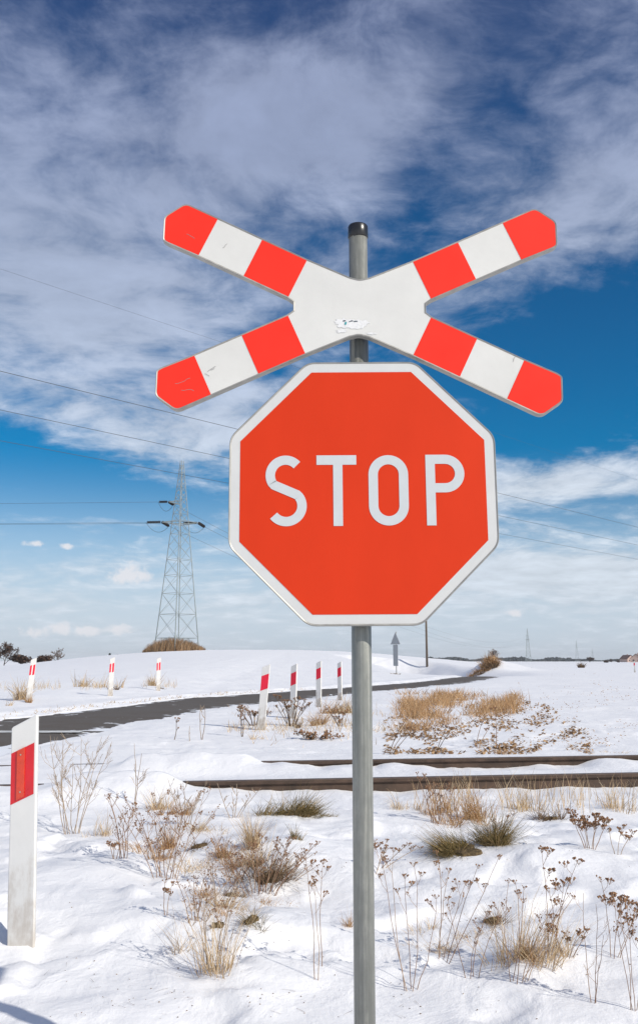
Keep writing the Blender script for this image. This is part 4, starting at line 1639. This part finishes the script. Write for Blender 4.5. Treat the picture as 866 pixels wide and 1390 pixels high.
tuft('tall_grass', 'loose pale straw in the lower left weed patch, left of the tall thin straw', 246, 1290, 60, 60, 'straw', 40, lean=.5, curve=.5, bw=.0026)
weed('wiry brown stems crossing above the tall thin straw', 268, 1250, 66, 110, 8, 3, .08, 'stem', .0045, 3, 61, group=GW, cl=2, flat=False)
weed('brown stems tangled left of the dark bushy weed', 320, 1200, 60, 80, 7, 3, -.05, 'stem', .0045, 4, 62, group=GW, cl=2, flat=False)
tuft('grass_tuft', 'brown matted tuft left of the round brown tuft', 270, 1150, 26, 40, 'brown', 100, lean=.8, soil=30)
weed('dark bent stems lying right of the dark bushy weed', 392, 1196, 30, 60, 5, 5, .7, 'stem', .005, 2, 63, group=GW, cl=3)
tuft('grass_tuft', 'fine straw wisps right of the umbel weed nearest the post', 578, 1262, 40, 50, 'straw', 34, lean=.5)
tuft('grass_tuft', 'golden mat under the leaning twigs, left part of the left weed patch', 176, 1150, 24, 70, 'tan', 110, lean=.8, curve=.9)
tuft('grass_tuft', 'golden mat along the upper rim of the left weed patch', 262, 1128, 26, 64, 'straw', 110, lean=.7, curve=.9)
tuft('grass_tuft', 'golden mat between round brown tuft and the yellowish tuft', 322, 1176, 26, 50, 'tan', 110, lean=.8, curve=.9)
tuft('grass_tuft', 'flattened straw left of the olive tuft in the snow hollow', 296, 1240, 22, 50, 'tan', 110, lean=.9, curve=.8)
tuft('grass_tuft', 'flattened straw spilling below the dark bushy weed', 372, 1226, 22, 56, 'tan', 100, lean=.9, curve=.8)
tuft('grass_tuft', 'short straw row below the rail between the sign post and the reddish cluster', 545, 1098, 22, 60, 'straw', 50, lean=.3)
tuft('grass_tuft', 'pale flattened straw left of the big fan', 640, 1270, 26, 60, 'straw', 70, lean=.8, curve=.8)
# behind the rails and on the verges
GV = 'dry grass and weeds round the guide posts'
weed('dark dock stalk standing left of the first near guide post', 329, 1000, 40, 12, 3, 9, 0, 'brown', .016, 1, 30, group=GV, flat=False)
weed('dark dock stalk alone in the snow far left of the guide posts', 237, 1004, 26, 8, 1, 9, .05, 'brown', .018, 1, 31, group=GV, flat=False)
weed('two thin pale stalks in the open snow right of the lone dock', 274, 1004, 46, 10, 2, 0, 0, 'stem_pale', twigs=2, seed=32, group=GV)
weed('short thin stalk between the lone dock and the two pale stalks', 258, 1006, 20, 5, 1, 0, 0, 'stem_pale', twigs=1, seed=33, group=GV)
weed('brown weeds round the foot of the first near guide post', 345, 985, 26, 50, 9, 3, 0, 'brown', .014, 3, 34, group=GV, cl=3)
tuft('grass_tuft', 'straw wisps below the first near guide post', 352, 1004, 12, 22, 'straw', 34, group=GV)
weed('brown weeds round the foot of the second near guide post', 396, 986, 42, 54, 12, 3, 0, 'brown', .014, 3, 35, group=GV, cl=3)
tuft('grass_tuft', 'small brown tuft right below the second near guide post', 403, 988, 14, 14, 'brown', 60, soil=10, group=GV)
tuft('grass_tuft', 'bright straw tuft below the third near guide post', 434, 984, 26, 34, 'tan', 150, lean=.5, group=GV)
tuft('grass_tuft', 'bright straw tuft bending right under the fourth near guide post', 452, 968, 26, 44, 'tan', 150, lean=.6, dirx=.5, group=GV)
tuft('grass_tuft', 'tan tuft against the left side of the sign post at road level', 472, 968, 26, 26, 'straw', 110, lean=.4, group=GV)
weed('brown leaning dock left of the sign post behind the rails', 462, 986, 26, 26, 4, 8, -.3, 'brown', .02, 1, 36, group=GV, flat=False)
weed('low litter of brown leaves and stalks behind the rear rail', 430, 1004, 10, 60, 9, 6, 0, 'brown', .022, 1, 37, group=GV, flat=False)
weed('long dark stalk leaning right behind the rail, right of the sign post', 530, 1024, 48, 16, 3, 8, .55, 'brown', .013, 1, 38, group=GV, flat=False)
weed('second leaning stalk behind the rail, lower and further right', 592, 1020, 34, 14, 2, 5, .6, 'brown', .012, 1, 39, group=GV, flat=False)
weed('tall thin stalk standing before the tan grass bank', 673, 1016, 54, 8, 1, 6, .02, 'stem', .010, 2, 40, group=GV)
weed('leaning thin stalk left of the tall thin one before the grass bank', 648, 1016, 36, 20, 2, 3, .35, 'stem', .010, 1, 41, group=GV)
tuft('grass_tuft', 'olive flattened tuft behind the rear rail, right of centre', 688, 1024, 14, 44, 'tan', 110, lean=.9, soil=24, group=GV)
tuft('grass_tuft', 'pale tan tuft by the rear rail at the far right', 842, 1022, 12, 40, 'straw', 60, lean=.8, group=GV)
tuft('grass_tuft', 'straw tuft at the foot of the leftmost far guide post', 29, 950, 30, 30, 'straw', 150, lean=.4, group=GV)
tuft('grass_tuft', 'tan tuft hugging the front of the leftmost far guide post', 40, 954, 14, 14, 'tan', 70, lean=.4, group=GV)
tuft('grass_tuft', 'low straw scrap at the left edge beyond the road', 13, 958, 8, 14, 'straw', 24, lean=.5, group=GV)
tuft('grass_tuft', 'thin pale grass left of the middle far guide post', 128, 933, 16, 56, 'straw', 130, lean=.2, group=GV)
tuft('grass_tuft', 'brown scrap of grass at the foot of the middle far guide post', 154, 936, 8, 20, 'brown', 50, lean=.6, group=GV)
tuft('grass_tuft', 'straw tuft at the foot of the guide post below the pylon', 207, 931, 20, 18, 'straw', 80, lean=.4, group=GV)
tuft('grass_tuft', 'brown scrap of grass right of the guide post below the pylon', 218, 935, 6, 18, 'brown', 40, lean=.8, group=GV)
tuft('dry_bush', 'reddish brown brush at the right end of the snowy mound where the road ends', 672, 907, 13, 40, 'tan', 700, lean=.6, curve=.8, loc=at_depth(672, 94), depth=.6, cat='bush')
tuft('dry_bush', 'mixed brown brush half under snow in the middle of the mound at the road end', 660, 905, 10, 32, 'brown', 380, lean=.7, loc=at_depth(660, 93), cat='bush', depth=.7)
tuft('dry_bush', 'small tan brush at the left end of the snowy mound at the road end', 649, 903, 9, 24, 'tan', 240, lean=.7, loc=at_depth(648, 93), cat='bush', depth=.6)
tuft('dry_bush', 'short brown brush clump alone on the far right field', 787, 907, 9, 16, 'brown', 140, lean=.3, loc=at_depth(787, 130), cat='bush', depth=.5)
tuft('grass_tuft', 'grey weeds at the foot of the warning sign post', 536, 915, 4, 24, 'brown', 50, lean=.7, group=GV)


def stuff_grass():
    # tall dry grass on the mound under the pylon
    b = MB()
    rnd = random.Random(9)
    c = pb
    for i in range(5200):
        u = rnd.uniform(-1, 1)
        v = rnd.uniform(-1, 1)
        if u * u + v * v > 1: continue
        x, y = c.x - .4 + u * 5.0, c.y + v * 4.2
        prof = max(.0, 1 - abs(u) ** 2.2) * (1 - .25 * u)
        zz = ground_z(x, y) + .40 * max(0, 1 - u * u - v * v)
        b.blade((x, y, zz - .1), rnd.uniform(0, 6.28), abs(rnd.gauss(.12, .12)), (.35 + 1.45 * prof) * rnd.uniform(.45, 1.15), .06, .45, 2 if rnd.random() < .55 else 0, rnd.uniform(-.8, .8))
    n = 20
    ring = [[(c.x - .4 + math.cos(2 * math.pi * k / n) * 5.2 * q, c.y + math.sin(2 * math.pi * k / n) * 4.4 * q) for k in range(n)] for q in (1, .75, .45, .15)]
    vs = []
    for j, rg in enumerate(ring):
        for (x, y) in rg: vs.append((x, y, ground_z(x, y) + (-.15, .18, .33, .40)[j]))
    b.add(vs, [(j * n + k, j * n + (k + 1) % n, (j + 1) * n + (k + 1) % n, (j + 1) * n + k) for j in range(3) for k in range(n)] + [tuple(3 * n + k for k in range(n))], 1)
    tag(b.build('dry_grass', [M['straw_bank'], M['soil'], M['brown']]), 'mound of tall dry tan grass round the foot of the pylon', 'dry grass', kind='stuff')

    # tan grass bank right of the sign between rail and road: many small clumps with snow left between them
    b = MB()
    clumps = 0
    tries = 0
    while clumps < 360 and tries < 20000:
        tries += 1
        px = rnd.uniform(546, 702)
        py = rnd.uniform(940, 994)
        t = (px - 546) / 156
        lo, hi = 941 + 4 * t, 996 - 26 * t
        if py < lo or py > hi + rnd.uniform(-12, 4): continue
        if fbm(np.array([px / 1.0]), np.array([py * 2.2]), 26, 3, 5)[0] + rnd.uniform(-.22, .22) < .06: continue
        p = ground_at_fast(px, py)
        clumps += 1
        R_ = rnd.uniform(.10, .34)
        az0 = rnd.choice((0, math.pi, .5, 2.5)) + rnd.gauss(0, .5)
        for k in range(rnd.randint(9, 20)):
            ox, oy = rnd.gauss(0, R_ * .5), rnd.gauss(0, R_ * .5)
            z = ground_z(p[0] + ox, p[1] + oy)
            b.blade((p[0] + ox, p[1] + oy, z - .02), az0 + rnd.gauss(0, .7), abs(rnd.gauss(.5, .35)), rnd.uniform(.10, .36), .011 * p[1] / 20, rnd.uniform(.2, 1.6), 0, rnd.uniform(-.8, .8))
    tag(b.build('dry_grass', M['straw_bank']), 'bank of tan dead grass right of the sign, below the road', 'dry grass', kind='stuff')

    # litter of leaves and clods in the snow behind the rear rail
    b = MB()
    for i in range(8500):
        px = rnd.uniform(520, 805)
        py = 936 + 88 * rnd.random() ** .8
        t = (px - 530) / 270
        if py < 975 - 45 * t and px < 690: continue
        if px > 690 and py < 940 + (px - 690) * .35: continue
        if px > 775 + (py - 960) * .6: continue
        d = fbm(np.array([px * .5 + py * 1.3]), np.array([py * 1.2 - px * .35]), 20, 3, 8)[0]
        if d + rnd.uniform(-.3, .3) < .07 - .10 * (px < 640): continue
        p = ground_at_fast(px, py)
        s_ = rnd.uniform(.008, .042) * (.6 + p[1] / 28)
        a = rnd.uniform(0, 6.28)
        tl = rnd.uniform(.1, .9)
        u_ = Vector((math.cos(a), math.sin(a), tl * .6)) * s_
        v_ = Vector((-math.sin(a), math.cos(a), rnd.uniform(-.3, .6))) * s_ * .45
        c_ = Vector(p) + Vector((0, 0, s_ * .35))
        b.add([tuple(c_ - u_), tuple(c_ + v_ - u_ * .1), tuple(c_ + u_), tuple(c_ - v_ * .8 + u_ * .2)], [(0, 1, 2, 3)])
        if rnd.random() < .5: b.lump(tuple(c_ - Vector((0, 0, s_ * .3))), s_ * .5, 0, .6)
    for i in range(1500):                       # thin scatter over the whole right-hand field, in loose rows
        px, py = rnd.uniform(690, 890), 905 + 108 * rnd.random() ** .7
        if fbm(np.array([px * .4 + py * 1.2]), np.array([py * 1.4]), 16, 3, 19)[0] + rnd.uniform(-.3, .3) < .08: continue
        p = ground_at_fast(px, py)
        b.lump(p, rnd.uniform(.006, .020) * (.5 + p[1] / 30), 0, .6)
    tag(b.build('leaf_litter', M['field']), 'brown leaves and clods scattered on the snow behind the rails', 'leaf litter', kind='stuff')

    # thin stalks before the front rail on the right
    b = MB()
    for i in range(420):
        px = rnd.uniform(560, 880)
        py = rnd.gauss(1092, 8)
        if fbm(np.array([px]), np.array([0.]), 30, 2, 3)[0] + rnd.uniform(-.4, .4) < -.05: continue
        p = ground_at_fast(px, py)
        b.blade((p[0], p[1], p[2] - .02), rnd.uniform(0, 6.28), abs(rnd.gauss(.15, .15)), rnd.uniform(.08, .30), .0045, .4, 0, rnd.uniform(-.8, .8))
    tag(b.build('dry_grass', M['straw']), 'thin row of dry stalks before the front rail on the right', 'dry grass', kind='stuff')

    # sparse grass line beyond the road on the left, and scraps along the road edge
    b = MB()
    for i in range(500):
        px = rnd.uniform(-10, 330)
        py = 925 + rnd.gauss(0, 1.5) - px * .012
        if fbm(np.array([px]), np.array([0.]), 25, 2, 13)[0] < -.1: continue
        p = ground_at_fast(px, py + 10)
        b.blade((p[0], p[1], p[2] - .02), rnd.uniform(0, 6.28), abs(rnd.gauss(.2, .2)), rnd.uniform(.08, .35), .010, .5, 0, rnd.uniform(-.8, .8))
    for i in range(600):
        y = rnd.uniform(13, 34)
        x = float(np.interp(y, RY, RF)) - abs(rnd.gauss(.1, .12))
        b.blade((x, y, ground_z(x, y) - .02), rnd.uniform(0, 6.28), rnd.uniform(.4, 1.2), rnd.uniform(.04, .12), .02, .5, 0, rnd.uniform(-.8, .8))
    for i in range(1400):
        px = rnd.uniform(310, 560)
        py = rnd.gauss(985, 9) + (rnd.random() < .3) * rnd.uniform(-30, 0)
        if py < 958 or py > 1020: continue
        p = ground_at_fast(px, py)
        if fbm(np.array([p[0]]), np.array([p[1]]), 1.2, 2, 14)[0] + rnd.uniform(-.2, .2) < .05: continue
        b.blade((p[0], p[1], p[2] - .02), rnd.uniform(0, 6.28), rnd.uniform(.1, .9), rnd.uniform(.05, .22), .009, .6, 0, rnd.uniform(-.8, .8))
    tag(b.build('dry_grass', M['straw']), 'sparse dry grass scattered along both road verges', 'dry grass', kind='stuff')

    # crumbs of leaf, seed and broken stalk lying on the foreground snow
    b = MB()
    for i in range(1500):
        px = rnd.uniform(60, 880)
        py = rnd.uniform(1085, 1385)
        d_ = fbm(np.array([px]), np.array([py * 1.6]), 75, 3, 77)[0]
        if d_ + rnd.uniform(-.25, .25) < .16: continue
        p = ground_at_fast(px, py)
        if rnd.random() < .45:
            b.blade((p[0], p[1], p[2] + .003), rnd.uniform(0, 6.28), rnd.uniform(1.2, 1.6), rnd.uniform(.015, .09), .0018, .3, 0, rnd.uniform(0, 3))
        else: b.lump((p[0], p[1], p[2] + .002), rnd.uniform(.0015, .0045), 0, .5)
    tag(b.build('plant_crumbs', M['brown']), 'crumbs of dead leaf and stalk lying on the foreground snow', 'plant litter', kind='stuff')


def ground_at_fast(px, py):
    d = ray(px, py)
    t = (-1.03) / d.z if d.z < -1e-4 else 100
    for _ in range(7):
        g = ground_z(d.x * t, d.y * t) - CZ
        t = .5 * t + .5 * (g / d.z)
    return (d.x * t, d.y * t, ground_z(d.x * t, d.y * t))


stuff_grass()


# ------------------------------------------------------------------ air
def build_haze():
    b = MB()
    b.box((0, 2250, 18), (8600, 5700, 41))
    m = bpy.data.materials.new('haze')
    m.use_nodes = True
    nt = m.node_tree
    nt.nodes.clear()
    v = nt.nodes.new('ShaderNodeVolumePrincipled')
    v.inputs['Color'].default_value = (0.93, 0.96, 1.0, 1)
    v.inputs['Density'].default_value = 0.00013
    v.inputs['Anisotropy'].default_value = -0.1
    o = nt.nodes.new('ShaderNodeOutputMaterial')
    nt.links.new(v.outputs[0], o.inputs['Volume'])
    tag(b.build('haze', m), 'pale haze over the far fields', 'haze', kind='stuff')


build_haze()
